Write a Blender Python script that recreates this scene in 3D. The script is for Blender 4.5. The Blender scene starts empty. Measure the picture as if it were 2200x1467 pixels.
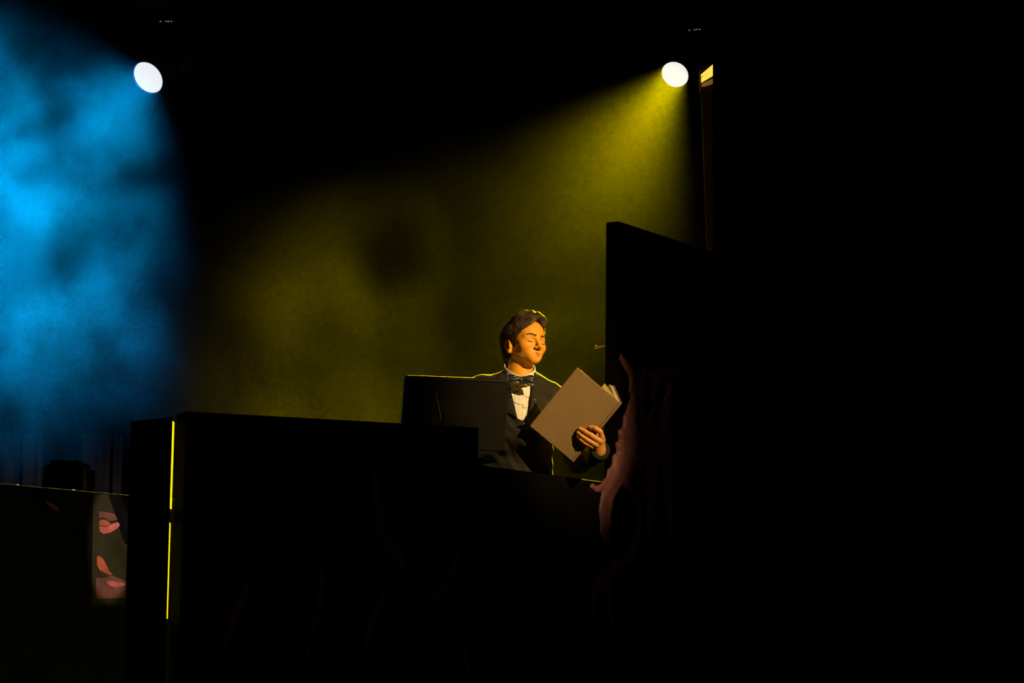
import bpy, bmesh, math, random
import numpy as np
from mathutils import Vector, Matrix

random.seed(7)
rng = np.random.default_rng(7)
S = bpy.context.scene
COL = S.collection

# ------------------------------------------------------------------ camera
F_PX = 2200 * 85 / 36
PITCH = math.atan(0.13)
ROLL = math.radians(0.7)
CAM = np.array([0.0, -9.5, 0.25])
cam_d = bpy.data.cameras.new('camera')
cam_d.lens = 85
cam_d.sensor_width = 36
cam_d.clip_end = 200
cam = bpy.data.objects.new('camera', cam_d)
COL.objects.link(cam)
cr, cu, cf = (np.array([1, 0, 0.0]), np.array([0, -math.sin(PITCH), math.cos(PITCH)]),
              np.array([0, math.cos(PITCH), math.sin(PITCH)]))
CR = cr * math.cos(ROLL) + cu * math.sin(ROLL)
CU = -cr * math.sin(ROLL) + cu * math.cos(ROLL)
cam.matrix_world = Matrix(((CR[0], CU[0], -cf[0], CAM[0]), (CR[1], CU[1], -cf[1], CAM[1]),
                           (CR[2], CU[2], -cf[2], CAM[2]), (0, 0, 0, 1)))
S.camera = cam


def at(px, py, Y):
    """world point seen at photo pixel (px, py) on the upright plane y = Y"""
    d = cf + CR * (px - 1100) / F_PX + CU * (733.5 - py) / F_PX
    return CAM + d * (Y - CAM[1]) / d[1]


# ------------------------------------------------------------------ world, exposure
w = bpy.data.worlds.new('world')
S.world = w
w.use_nodes = True
w.node_tree.nodes['Background'].inputs[0].default_value = (0.0100, 0.0052, 0.0056, 1)
w.node_tree.nodes['Background'].inputs[1].default_value = 1.0
S.view_settings.view_transform = 'Standard'
S.view_settings.look = 'None'
S.view_settings.exposure = 0
S.view_settings.gamma = 1
S.view_settings.use_curve_mapping = False
S.cycles.max_bounces = 2
S.cycles.diffuse_bounces = 1
S.cycles.volume_bounces = 0
S.cycles.transparent_max_bounces = 8
S.cycles.volume_step_rate = 3.0
S.cycles.adaptive_threshold = 0.1
S.cycles.adaptive_min_samples = 24
S.cycles.volume_max_steps = 256
S.cycles.sample_clamp_indirect = 4.0


def aim(o, direction):
    o.rotation_euler = Vector(direction).to_track_quat('-Z', 'Y').to_euler()


def lamp(name, kind, loc, direction, color, power, **kw):
    d = bpy.data.lights.new(name, kind)
    d.color = color
    d.energy = power
    for k, v in kw.items():
        setattr(d, k, v)
    o = bpy.data.objects.new(name, d)
    COL.objects.link(o)
    o.location = loc
    aim(o, direction)
    return o


# front-of-house follow spot on the reader, high to the right of the audience
KEY_AT = np.array([0.15, -0.12, 1.28])
KEY_DIR = np.array([0.60, -0.74, 0.45])
KEY_DIR = KEY_DIR / np.linalg.norm(KEY_DIR)
key = lamp('follow_spot', 'SPOT', KEY_AT + KEY_DIR * 6.5, -KEY_DIR, (1.0, 0.69, 0.29), 2350,
           spot_size=math.radians(10.0), spot_blend=1.0, shadow_soft_size=0.05)
# profile spot with its shutters closed to a tall slot, on the painted low wall
PATCH = at(238, 1165, 0.52)
PDIR = np.array([0.62, -0.62, 0.42])
PDIR = PDIR / np.linalg.norm(PDIR)
prof = lamp('profile_spot', 'SPOT', PATCH + PDIR * 8.0, -PDIR, (1.0, 0.72, 0.50), 1350,
            spot_size=math.radians(3.1), spot_blend=0.16, shadow_soft_size=0.02)
prof.data.use_square = True
prof.scale = (0.62, 1.0, 1.0)
# added dim fill at the foot of the rear drapes, with no lamp there
fill = lamp('drape_fill', 'POINT', (-2.4, 4.3, 0.5), (0, 0, -1), (1.0, 0.80, 0.62), 4.0, shadow_soft_size=0.15)


# ------------------------------------------------------------------ materials
def mat(name, color, rough=0.6, metal=0.0, noise=0.0, nscale=20.0, bump=0.0, bscale=60.0, sheen=0.0, spec=0.5, emit=None, estr=0.0,
        stretch=(1, 1, 1), attr=None):
    m = bpy.data.materials.new(name)
    m.use_nodes = True
    nt = m.node_tree
    b = nt.nodes['Principled BSDF']
    b.inputs['Base Color'].default_value = (*color, 1)
    b.inputs['Roughness'].default_value = rough
    b.inputs['Metallic'].default_value = metal
    b.inputs['Specular IOR Level'].default_value = spec
    b.inputs['Sheen Weight'].default_value = sheen
    if emit:
        b.inputs['Emission Color'].default_value = (*emit, 1)
        b.inputs['Emission Strength'].default_value = estr
    tc = nt.nodes.new('ShaderNodeTexCoord')
    mp = nt.nodes.new('ShaderNodeMapping')
    mp.inputs['Scale'].default_value = stretch
    nt.links.new(tc.outputs['Object'], mp.inputs[0])
    src = None
    if attr:
        a = nt.nodes.new('ShaderNodeAttribute')
        a.attribute_name = attr
        src = a.outputs['Color']
        nt.links.new(src, b.inputs['Base Color'])
    if noise:
        n = nt.nodes.new('ShaderNodeTexNoise')
        n.inputs['Scale'].default_value = nscale
        n.inputs['Detail'].default_value = 4
        nt.links.new(mp.outputs[0], n.inputs['Vector'])
        mr = nt.nodes.new('ShaderNodeMapRange')
        mr.inputs[1].default_value = 0.3
        mr.inputs[2].default_value = 0.7
        mr.inputs[3].default_value = 1 - noise
        mr.inputs[4].default_value = 1 + noise
        nt.links.new(n.outputs['Fac'], mr.inputs[0])
        mx = nt.nodes.new('ShaderNodeMix')
        mx.data_type = 'RGBA'
        mx.blend_type = 'MULTIPLY'
        mx.inputs[0].default_value = 1
        mx.inputs[6].default_value = (*color, 1)
        if src:
            nt.links.new(src, mx.inputs[6])
        nt.links.new(mr.outputs[0], mx.inputs[7])
        nt.links.new(mx.outputs[2], b.inputs['Base Color'])
    if bump:
        n = nt.nodes.new('ShaderNodeTexNoise')
        n.inputs['Scale'].default_value = bscale
        n.inputs['Detail'].default_value = 3
        nt.links.new(mp.outputs[0], n.inputs['Vector'])
        bp = nt.nodes.new('ShaderNodeBump')
        bp.inputs['Strength'].default_value = bump
        bp.inputs['Distance'].default_value = 0.004
        nt.links.new(n.outputs['Fac'], bp.inputs['Height'])
        nt.links.new(bp.outputs[0], b.inputs['Normal'])
    return m


M = {}
M['flat_black'] = mat('flat_black', (0.0030, 0.0026, 0.0018), 0.9, noise=0.3, nscale=6, bump=0.2, bscale=30, spec=0.04)
M['stage_black'] = mat('stage_black', (0.004, 0.004, 0.004), 0.9, noise=0.3, nscale=4, bump=0.1, spec=0.1)
M['velvet'] = mat('velvet', (0.003, 0.003, 0.003), 1.0, noise=0.3, nscale=8, spec=0.0)
M['drape'] = mat('drape', (0.085, 0.075, 0.070), 0.95, noise=0.25, nscale=5, stretch=(1, 1, 0.3), spec=0.1)
M['lit_olive_wall'] = mat('lit_olive_wall', (0.036, 0.038, 0.020), 0.8, noise=0.5, nscale=7, bump=0.3, bscale=25, spec=0.2)
M['shaded_wall'] = mat('shaded_wall', (0.004, 0.006, 0.010), 0.85, noise=0.5, nscale=7, bump=0.3, bscale=25, spec=0.08)  # shade of the unlit wall put into a darker, bluer colour
M['pink_wax'] = mat('pink_wax', (0.21, 0.080, 0.085), 0.5, noise=0.45, nscale=9, bump=0.5, bscale=18, stretch=(1, 1, 0.35), spec=0.35)
M['dark_pink'] = mat('dark_pink', (0.20, 0.07, 0.075), 0.6, noise=0.5, nscale=10, bump=0.5, bscale=20, stretch=(1, 1, 0.3), spec=0.2)
M['pink_paint'] = mat('pink_paint', (0.78, 0.20, 0.24), 0.55, noise=0.35, nscale=20, bump=0.3, bscale=50)
M['orange_paint'] = mat('orange_paint', (0.60, 0.16, 0.09), 0.55, noise=0.3, nscale=16, bump=0.3, bscale=50)
M['mauve_paint'] = mat('mauve_paint', (0.20, 0.085, 0.085), 0.6, noise=0.3, nscale=14)
M['raw_wood'] = mat('raw_wood', (0.0040, 0.0026, 0.0008), 0.65, noise=0.3, nscale=12, bump=0.2, bscale=60, stretch=(1, 1, 0.08))
M['brown_post'] = mat('brown_post', (0.16, 0.08, 0.03), 0.6, noise=0.3, nscale=10, stretch=(1, 1, 0.1))
M['fixture_black'] = mat('fixture_black', (0.008, 0.008, 0.009), 0.45, bump=0.05, spec=0.3)
M['steel'] = mat('steel', (0.05, 0.05, 0.05), 0.4, metal=0.8, bump=0.05)
M['brass'] = mat('brass', (0.80, 0.62, 0.22), 0.35, metal=0.2, noise=0.15)
M['stand_black'] = mat('stand_black', (0.014, 0.013, 0.006), 0.40, metal=0.3, noise=0.1, nscale=6, bump=0.06, bscale=5)
M['book_cloth'] = mat('book_cloth', (0.40, 0.235, 0.085), 0.42, noise=0.7, nscale=1300, bump=0.9, bscale=1100, spec=0.8)
M['paper'] = mat('paper', (0.62, 0.52, 0.30), 0.8, noise=0.25, nscale=200, stretch=(1, 1, 1))
M['wool'] = mat('wool', (0.020, 0.018, 0.011), 0.85, noise=0.25, nscale=30, bump=0.25, bscale=120, sheen=0.05, spec=0.2)
M['satin'] = mat('satin', (0.022, 0.021, 0.016), 0.38, noise=0.2, nscale=25, bump=0.15, bscale=40, spec=0.5)
M['bow_satin'] = mat('bow_satin', (0.018, 0.019, 0.016), 0.42, noise=0.2, nscale=25, bump=0.4, bscale=50, spec=0.6)
M['shirt'] = mat('shirt', (0.80, 0.76, 0.72), 0.8, noise=0.05, nscale=60, bump=0.1, bscale=90, spec=0.2)
M['button'] = mat('button', (0.85, 0.80, 0.62), 0.25, noise=0.05)
M['trouser'] = mat('trouser', (0.030, 0.029, 0.028), 0.85, noise=0.2, nscale=30, bump=0.2, bscale=90, spec=0.2)
M['skin'] = mat('skin', (0.8, 0.4, 0.2), 0.5, attr='tint', noise=0.06, nscale=40, bump=0.08, bscale=220, spec=0.35)
M['hair'] = mat('hair', (0.085, 0.043, 0.013), 0.48, noise=0.5, nscale=60, spec=0.6)
M['hair_under'] = mat('hair_under', (0.022, 0.011, 0.004), 0.7, noise=0.4, nscale=60, bump=0.4, bscale=150, spec=0.2)
M['lid_crease_shade'] = mat('lid_crease_shade', (0.30, 0.11, 0.05), 0.7, noise=0.2)
M['brow'] = mat('brow', (0.075, 0.034, 0.010), 0.7, noise=0.2)
M['lip_line'] = mat('lip_line', (0.16, 0.03, 0.015), 0.7, noise=0.2)
M['lash'] = mat('lash', (0.022, 0.010, 0.005), 0.7, noise=0.2)
M['mic'] = mat('mic', (0.008, 0.007, 0.008), 0.5, noise=0.2)
M['shoe'] = mat('shoe', (0.006, 0.006, 0.006), 0.2, noise=0.1)


def emis(name, color, strength):
    m = bpy.data.materials.new(name)
    m.use_nodes = True
    nt = m.node_tree
    nt.nodes.remove(nt.nodes['Principled BSDF'])
    e = nt.nodes.new('ShaderNodeEmission')
    e.inputs[0].default_value = (*color, 1)
    e.inputs[1].default_value = strength
    nt.links.new(e.outputs[0], nt.nodes['Material Output'].inputs[0])
    return m


M['lens_white'] = emis('lens_white', (0.86, 0.86, 0.86), 1.0)
M['amber_glow'] = emis('amber_glow', (1.0, 0.46, 0.05), 1.7)
M['amber_dim'] = emis('amber_dim', (0.35, 0.16, 0.03), 0.5)
M['led_dot'] = emis('led_dot', (0.35, 0.55, 0.18), 0.35)


# ------------------------------------------------------------------ object helpers
def link_mesh(name, verts, faces, m, parent=None, smooth=False):
    me = bpy.data.meshes.new(name)
    me.from_pydata([tuple(map(float, v)) for v in verts], [], [tuple(int(i) for i in f) for f in faces])
    me.update()
    if smooth:
        me.polygons.foreach_set('use_smooth', [True] * len(me.polygons))
    if m:
        me.materials.append(M[m])
    o = bpy.data.objects.new(name, me)
    COL.objects.link(o)
    if parent:
        o.parent = parent
    return o


def tag(o, label=None, cat=None, group=None, kind=None):
    if label:
        o['label'] = label
    if cat:
        o['category'] = cat
    if group:
        o['group'] = group
    if kind:
        o['kind'] = kind
    return o


def empty(name, loc=(0, 0, 0)):
    o = bpy.data.objects.new(name, None)
    COL.objects.link(o)
    o.location = loc
    o.empty_display_size = 0.1
    return o


class MB:
    """collects shapes into one mesh (world coordinates)"""

    def __init__(s):
        s.v, s.f = [], []

    def add(s, vs, fs):
        k = len(s.v)
        s.v += [np.array(v, float) for v in vs]
        s.f += [tuple(i + k for i in f) for f in fs]
        return s

    def box(s, lo, hi, fr=None, bevel=0.0):
        lo, hi = np.array(lo, float), np.array(hi, float)
        bm = bmesh.new()
        bmesh.ops.create_cube(bm, size=1)
        for v in bm.verts:
            v.co = Vector((lo + hi) / 2 + np.array(v.co) * (hi - lo))
        if bevel:
            bmesh.ops.bevel(bm, geom=list(bm.edges), offset=bevel, segments=2, affect='EDGES')
        bm.verts.index_update()
        vs = [np.array(v.co) for v in bm.verts]
        fs = [[v.index for v in f.verts] for f in bm.faces]
        bm.free()
        if fr is not None:
            o, a, b, c = fr
            vs = [o + a * v[0] + b * v[1] + c * v[2] for v in vs]
        return s.add(vs, fs)

    def tube(s, pts, r, n=8, cap=True):
        pts = [np.array(p, float) for p in pts]
        rs = r if hasattr(r, '__len__') else [r] * len(pts)
        ring = []
        ref = np.array([0.0, 0, 1])
        for i, p in enumerate(pts):
            t = pts[min(i + 1, len(pts) - 1)] - pts[max(i - 1, 0)]
            t = t / (np.linalg.norm(t) + 1e-12)
            if abs(t @ ref) > 0.95:
                ref = np.array([1.0, 0, 0])
            a = np.cross(t, ref)
            a /= np.linalg.norm(a)
            b = np.cross(t, a)
            ref = -np.cross(t, a) * -1 if False else ref
            ring.append([p + rs[i] * (a * math.cos(2 * math.pi * j / n) + b * math.sin(2 * math.pi * j / n)) for j in range(n)])
        vs = [v for rg in ring for v in rg]
        fs = []
        for i in range(len(pts) - 1):
            for j in range(n):
                fs.append((i * n + j, i * n + (j + 1) % n, (i + 1) * n + (j + 1) % n, (i + 1) * n + j))
        if cap:
            fs.append(tuple(reversed(range(n))))
            fs.append(tuple((len(pts) - 1) * n + j for j in range(n)))
        return s.add(vs, fs)

    def lathe(s, origin, axis, prof, n=40, cap=False):
        """prof = [(distance along axis, radius)]"""
        axis = np.array(axis, float)
        axis /= np.linalg.norm(axis)
        ref = np.array([0, 0, 1.0]) if abs(axis[2]) < 0.9 else np.array([1.0, 0, 0])
        a = np.cross(axis, ref)
        a /= np.linalg.norm(a)
        b = np.cross(axis, a)
        vs, fs = [], []
        for (h, r) in prof:
            for j in range(n):
                t = 2 * math.pi * j / n
                vs.append(np.array(origin) + axis * h + r * (a * math.cos(t) + b * math.sin(t)))
        for i in range(len(prof) - 1):
            for j in range(n):
                fs.append((i * n + j, i * n + (j + 1) % n, (i + 1) * n + (j + 1) % n, (i + 1) * n + j))
        if cap:
            fs.append(tuple(range(n)))
            fs.append(tuple((len(prof) - 1) * n + j for j in reversed(range(n))))
        return s.add(vs, fs)

    def build(s, name, m, parent=None, smooth=False):
        return link_mesh(name, s.v, s.f, m, parent, smooth)


def slab(name, outline, origin, U, Nn, thick, m, parent=None, bevel=0.0):
    """an upright board: outline [(u, z)] on the plane through origin along U, front face along Nn, going back by thick"""
    U = np.array([U[0], U[1], 0.0])
    N3 = np.array([Nn[0], Nn[1], 0.0])
    o = np.array([origin[0], origin[1], 0.0])
    bm = bmesh.new()
    fv = [bm.verts.new(Vector(o + U * u + np.array([0, 0, z]))) for u, z in outline]
    f = bm.faces.new(fv)
    r = bmesh.ops.extrude_face_region(bm, geom=[f])
    for v in r['geom']:
        if isinstance(v, bmesh.types.BMVert):
            v.co += Vector(-N3 * thick)
    bmesh.ops.recalc_face_normals(bm, faces=list(bm.faces))
    if bevel:
        bmesh.ops.bevel(bm, geom=list(bm.edges), offset=bevel, segments=1, affect='EDGES')
    me = bpy.data.meshes.new(name)
    bm.to_mesh(me)
    bm.free()
    me.materials.append(M[m])
    ob = bpy.data.objects.new(name, me)
    COL.objects.link(ob)
    if parent:
        ob.parent = parent
    return ob


# ------------------------------------------------------------------ signed-distance modelling
def smin(a, b, k):
    h = np.clip(0.5 + 0.5 * (b - a) / k, 0, 1)
    return b * (1 - h) + a * h - k * h * (1 - h)


def smax(a, b, k):
    return -smin(-a, -b, k)


def sphere(P, c, r):
    return np.linalg.norm(P - np.array(c), axis=-1) - r


def ellip(P, c, r):
    r = np.array(r, float)
    q = (P - np.array(c)) / r
    k0 = np.linalg.norm(q, axis=-1)
    k1 = np.linalg.norm(q / r, axis=-1) + 1e-9
    return k0 * (k0 - 1) / k1


def caps(P, a, b, ra, rb=None):
    rb = ra if rb is None else rb
    a, b = np.array(a, float), np.array(b, float)
    ab = b - a
    t = np.clip(((P - a) @ ab) / (ab @ ab), 0, 1)
    return np.linalg.norm(P - a - t[..., None] * ab, axis=-1) - (ra + (rb - ra) * t)


def chain(P, pts, rs, k=0.0):
    d = None
    for i in range(len(pts) - 1):
        e = caps(P, pts[i], pts[i + 1], rs[i], rs[i + 1])
        d = e if d is None else (np.minimum(d, e) if k == 0 else smin(d, e, k))
    return d


def poly2d(x, y, poly):
    """signed distance to a polygon in the plane"""
    poly = np.array(poly, float)
    d = np.full(x.shape, 1e9)
    sgn = np.ones(x.shape)
    n = len(poly)
    for i in range(n):
        a, b = poly[i], poly[i - 1]
        ex, ey = b - a
        wx, wy = x - a[0], y - a[1]
        t = np.clip((wx * ex + wy * ey) / (ex * ex + ey * ey), 0, 1)
        d = np.minimum(d, (wx - ex * t) ** 2 + (wy - ey * t) ** 2)
        c1, c2, c3 = y >= a[1], y < b[1], ex * wy > ey * wx
        sgn = np.where((c1 & c2 & c3) | (~c1 & ~c2 & ~c3), -sgn, sgn)
    return sgn * np.sqrt(d)


def sdf_mesh(fn, lo, hi, h, nb=8, margin=0.01, slack=1.5):
    """surface nets over the blocks near the zero level of fn; returns vertices and quads"""
    lo, hi = np.array(lo, float), np.array(hi, float)
    nblk = np.maximum(1, np.ceil((hi - lo) / (h * nb)).astype(int))
    bi = np.stack(np.meshgrid(*[np.arange(k) for k in nblk], indexing='ij'), -1).reshape(-1, 3)
    cen = lo + (bi + 0.5) * nb * h
    act = np.abs(fn(cen)) < 0.87 * nb * h * slack + margin
    bi = bi[act]
    g = np.stack(np.meshgrid(*[np.arange(nb + 1)] * 3, indexing='ij'), -1)
    ND = nblk * nb + 2
    ids, verts, quads = [], [], []
    pend = []
    for c0 in range(0, len(bi), 300):
        b = bi[c0:c0 + 300]
        idx = b[:, None, None, None, :] * nb + g[None]
        V = fn((lo + idx * h).reshape(-1, 3)).reshape(idx.shape[:-1])
        neg = V < 0
        cn = np.zeros((len(b), nb, nb, nb), int)
        acc = np.zeros((len(b), nb, nb, nb, 3))
        num = np.zeros((len(b), nb, nb, nb))
        sl = [slice(0, nb), slice(1, nb + 1)]
        for i in (0, 1):
            for j in (0, 1):
                for k in (0, 1):
                    cn += neg[:, sl[i], sl[j], sl[k]]
        for ax in range(3):
            for p in (0, 1):
                for q in (0, 1):
                    o0 = [p, q]
                    o0.insert(ax, 0)
                    o1 = list(o0)
                    o1[ax] = 1
                    a = V[:, sl[o0[0]], sl[o0[1]], sl[o0[2]]]
                    e = V[:, sl[o1[0]], sl[o1[1]], sl[o1[2]]]
                    x = (a < 0) != (e < 0)
                    t = np.where(x, a / np.where(x, a - e, 1), 0)
                    off = np.array(o0, float)
                    for c in range(3):
                        acc[..., c] += np.where(x, off[c] + (t if c == ax else 0), 0)
                    num += x
        live = (cn > 0) & (cn < 8)
        cell = (b[:, None, None, None, :] * nb + g[None, :nb, :nb, :nb])[live]
        vv = lo + (cell + acc[live] / num[live][:, None]) * h
        ids.append((cell[:, 0] * ND[1] + cell[:, 1]) * ND[2] + cell[:, 2])
        verts.append(vv)
        for ax in range(3):
            hi_s = [slice(0, nb)] * 3
            hi_s[ax] = slice(1, nb + 1)
            a = V[:, :nb, :nb, :nb]
            e = V[:, hi_s[0], hi_s[1], hi_s[2]]
            x = (a < 0) != (e < 0)
            pc = (b[:, None, None, None, :] * nb + g[None, :nb, :nb, :nb])[x]
            pend.append((ax, pc, (a < 0)[x]))
    ids = np.concatenate(ids)
    verts = np.concatenate(verts)
    order = np.argsort(ids)
    sid = ids[order]
    for ax, pc, ng in pend:
        u, v = (ax + 1) % 3, (ax + 2) % 3
        q = []
        for du, dv in ((1, 1), (0, 1), (0, 0), (1, 0)):
            c = pc.copy()
            c[:, u] -= du
            c[:, v] -= dv
            q.append((c[:, 0] * ND[1] + c[:, 1]) * ND[2] + c[:, 2])
        q = np.stack(q, 1)
        pos = np.clip(np.searchsorted(sid, q), 0, len(sid) - 1)
        ok = (sid[pos] == q).all(1)
        q = order[pos]
        q = np.where(ng[:, None], q, q[:, ::-1])[ok]
        quads.append(q)
    return verts, np.concatenate(quads)


def sdf_obj(name, fn, lo, hi, h, m, parent=None, **kw):
    v, q = sdf_mesh(fn, lo, hi, h, **kw)
    me = bpy.data.meshes.new(name)
    me.vertices.add(len(v))
    me.vertices.foreach_set('co', v.astype(np.float32).ravel())
    me.loops.add(q.size)
    me.loops.foreach_set('vertex_index', q.astype(np.int32).ravel())
    me.polygons.add(len(q))
    me.polygons.foreach_set('loop_start', (np.arange(len(q)) * 4).astype(np.int32))
    me.polygons.foreach_set('use_smooth', np.ones(len(q), bool))
    me.update(calc_edges=True)
    me.validate()
    me.materials.append(M[m])
    o = bpy.data.objects.new(name, me)
    COL.objects.link(o)
    if parent:
        o.parent = parent
    return o

#=STRUCTURE=
# ------------------------------------------------------------------ the stage
tag(MB().box((-9, -4, -0.1), (9, 9, 0)).build('floor', 'stage_black'), kind='structure')
tag(MB().box((-9, 7.2, 0), (9, 7.3, 8)).build('wall_back', 'stage_black'), kind='structure')


def drape(name, a, b, z0, z1, m, depth=0.05, pitch=0.22, seed=0, wav=0.02):
    """hanging cloth with rounded pleats between plan points a and b, two sided with thickness"""
    a, b = np.array(a, float), np.array(b, float)
    L = np.linalg.norm(b - a)
    t = (b - a) / L
    n = np.array([t[1], -t[0]])
    nu = max(8, int(L / pitch * 10))
    r = np.random.default_rng(seed)
    ph = np.cumsum(r.uniform(0.75, 1.25, nu + 1)) * 2 * math.pi / 10
    nz = 6
    vs, fs = [], []
    for side in (0, 1):
        for j in range(nz + 1):
            z = z0 + (z1 - z0) * j / nz
            for i in range(nu + 1):
                u = L * i / nu
                w_ = depth * (0.5 + 0.5 * math.sin(ph[i])) * (1 - 0.25 * j / nz) + wav * math.sin(j * 1.3 + i * 0.2)
                p = a + t * u + n * (w_ - side * 0.012)
                vs.append((p[0], p[1], z))
    W = nu + 1
    K = W * (nz + 1)
    for j in range(nz):
        for i in range(nu):
            q = (j * W + i, j * W + i + 1, (j + 1) * W + i + 1, (j + 1) * W + i)
            fs.append(q)
            fs.append(tuple(K + x for x in reversed(q)))
    for i in range(nu):
        fs.append((i + 1, i, K + i, K + i + 1))
        fs.append((nz * W + i, nz * W + i + 1, K + nz * W + i + 1, K + nz * W + i))
    for j in range(nz):
        fs.append((j * W, (j + 1) * W, K + (j + 1) * W, K + j * W))
        fs.append(((j + 1) * W + nu, j * W + nu, K + j * W + nu, K + (j + 1) * W + nu))
    return link_mesh(name, vs, fs, m, None, True)


# --- tall flat on the right, with its low continuation in front of the reader
WU = np.array([0.524, 0.852])            # along the wall, receding to the right
WN = np.array([0.852, -0.524])           # its front
WA = at(1330, 475, 0.25)                 # near top corner of the tall flat
tall = slab('wall_right', [(0, 0), (4.9, 0), (4.9, WA[2]), (0, WA[2])], WA[:2], WU, WN, 0.062, 'flat_black', bevel=0.004)
tag(tall, kind='structure')
LA = at(1035, 999, -0.628)
LZ = LA[2]
llen = float(np.dot(WA[:2] - LA[:2], WU))
low = slab('low_front_wall', [(0, 0), (llen + 0.02, 0), (llen + 0.02, LZ), (0, LZ)], LA[:2], WU, WN, 0.05, 'flat_black', bevel=0.003)
tag(low, 'low black wall in front of the reader, joining the tall black wall', 'wall')
# bright rod that sticks out behind the tall flat
r0, r1 = at(1281, 746, 0.42), at(1312, 739, 0.36)
rod = MB().tube([r0, r1], 0.006, 10)
rod.lathe(r0, r0 - r1, [(-0.004, 0.006), (0, 0.008), (0.006, 0.008), (0.008, 0.004)], 12, True)
tag(rod.build('door_bolt', 'brass'), 'small brass bolt sticking out from the edge of the tall black wall', 'bolt')

# --- pink melted-wax relief that clings to the tall flat and runs down over the low wall
def wl_pt(px, py, w_=0.0):
    d = cf + CR * (px - 1100) / F_PX + CU * (733.5 - py) / F_PX
    n3 = np.array([WN[0], WN[1], 0])
    o3 = np.array([WA[0], WA[1], 0]) + n3 * w_
    p = CAM + d * ((o3 - CAM) @ n3) / (d @ n3)
    return p


WAX = [[(1331, 752, 3), (1338, 772, 6), (1352, 797, 9), (1362, 826, 11), (1360, 868, 11), (1352, 905, 16), (1350, 940, 26), (1346, 980, 29), (1328, 1018, 24), (1308, 1050, 18), (1300, 1090, 15), (1298, 1130, 13), (1303, 1165, 8)],
       [(1306, 1050, 12), (1288, 1050, 8), (1275, 1046, 7)],
       [(1384, 796, 5), (1377, 830, 8), (1375, 868, 7), (1380, 905, 9), (1382, 950, 10), (1376, 985, 12), (1352, 1010, 14)],
       [(1414, 788, 4), (1412, 812, 9), (1405, 850, 7), (1404, 888, 4)],
       [(1362, 815, 8), (1385, 806, 6), (1412, 806, 8), (1440, 800, 9), (1466, 802, 6)],
       [(1342, 1035, 12), (1364, 1062, 7), (1374, 1110, 8), (1372, 1155, 8), (1352, 1200, 9), (1318, 1222, 13), (1288, 1248, 13), (1274, 1280, 9), (1276, 1318, 5)],
       [(1300, 1235, 12), (1304, 1270, 8), (1310, 1310, 5), (1316, 1370, 3)],
       [(1395, 900, 12), (1402, 960, 16), (1398, 1040, 14), (1396, 1110, 9), (1394, 1150, 4)],
       [(1440, 830, 10), (1425, 900, 14), (1430, 980, 16), (1435, 1060, 12), (1440, 1150, 5)]]
WXP = [([wl_pt(x, y) for x, y, _ in c], [r * 9.9 / F_PX for _, _, r in c], 1.0 if i < 7 else 0.5) for i, c in enumerate(WAX)]
W3 = np.array([WN[0], WN[1], 0])
WO = np.array([WA[0], WA[1], 0])


def wax_space(P):
    """wall coordinates: along (squeezed, so that the shapes spread sideways), out of the wall (flattened), up"""
    n = (P - WO) @ W3
    u = (P[..., :2] - WA[:2]) @ WU
    return np.stack([u * 0.58, n * np.where(n > 0, 1.9, 1.0), P[..., 2]], -1), u, n


WXQ = [([wax_space(p[None])[0][0] for p in pts], rs) for pts, rs, th in WXP]


def wax_sdf(P):
    Q, u, n = wax_space(P)
    d = None
    for pts, rs in WXQ:
        e = chain(Q, pts, rs, 0.006)
        d = e if d is None else smin(d, e, 0.010)
    d = d * 0.62 + 0.0020 * np.sin(u * 95 + 6 * np.sin(P[:, 2] * 17)) + 0.0012 * np.sin(P[:, 2] * 90 + u * 40)
    return np.maximum(d, -n - 0.004)


wx = sdf_obj('wax_relief', wax_sdf, np.array([WA[0] - 0.20, WA[1] - 0.28, 0.30]), np.array([WA[0] + 0.42, WA[1] + 0.62, 1.62]), 0.0042, 'pink_wax', slack=2.2)
tag(wx, 'pink melted-looking relief running down the tall black wall beside the book', 'sculpture')

# --- long front parapet and its corner return on the left
FA, FB = at(400, 884, -1.36), at(1028, 918, -0.90)
fd = FB[:2] - FA[:2]
FL = float(np.linalg.norm(fd))
FU = fd / FL
FN = np.array([FU[1], -FU[0]])
FZ = float((FA[2] + FB[2]) / 2)
par = empty('front_parapet', (FA[0], FA[1], 0))
tag(par, 'long black painted parapet wall in the foreground below the reader', 'wall')


def child(o, p):
    o.parent = p
    o.matrix_parent_inverse = Matrix.Translation(-p.location)
    return o


child(slab('panel', [(0, 0), (FL, 0), (FL, FZ), (0, FZ)], FA[:2], FU, FN, 0.105, 'flat_black', bevel=0.0008), par)
# end post on the right of the parapet, a little lower
ep = MB().box((FL - 0.01, -0.10, 0), (FL + 0.022, -0.005, FZ - 0.105), (np.array([FA[0], FA[1], 0]), np.array([*FU, 0]), np.array([*FN, 0]), np.array([0, 0, 1.0])), bevel=0.003)
child(ep.build('end_post', 'flat_black'), par)



def fp_pt(px, py):
    d = cf + CR * (px - 1100) / F_PX + CU * (733.5 - py) / F_PX
    n3 = np.array([FN[0], FN[1], 0])
    o3 = np.array([FA[0], FA[1], 0])
    p = CAM + d * ((o3 - CAM) @ n3) / (d @ n3)
    return np.array([(p[:2] - FA[:2]) @ FU, p[2]])


def drip(path):
    P2 = [fp_pt(x, y) for x, y, _ in path]
    W2 = [w_ / F_PX * 8.3 for _, _, w_ in path]
    lft, rgt = [], []
    for i, p in enumerate(P2):
        t = P2[min(i + 1, len(P2) - 1)] - P2[max(i - 1, 0)]
        t = t / np.linalg.norm(t)
        n = np.array([-t[1], t[0]])
        lft.append(tuple(p + n * W2[i]))
        rgt.append(tuple(p - n * W2[i]))
    return child(slab('painted_drip', lft + rgt[::-1], FA[:2] + FN * 0.004, FU, FN, 0.005, 'dark_pink'), par)


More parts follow.
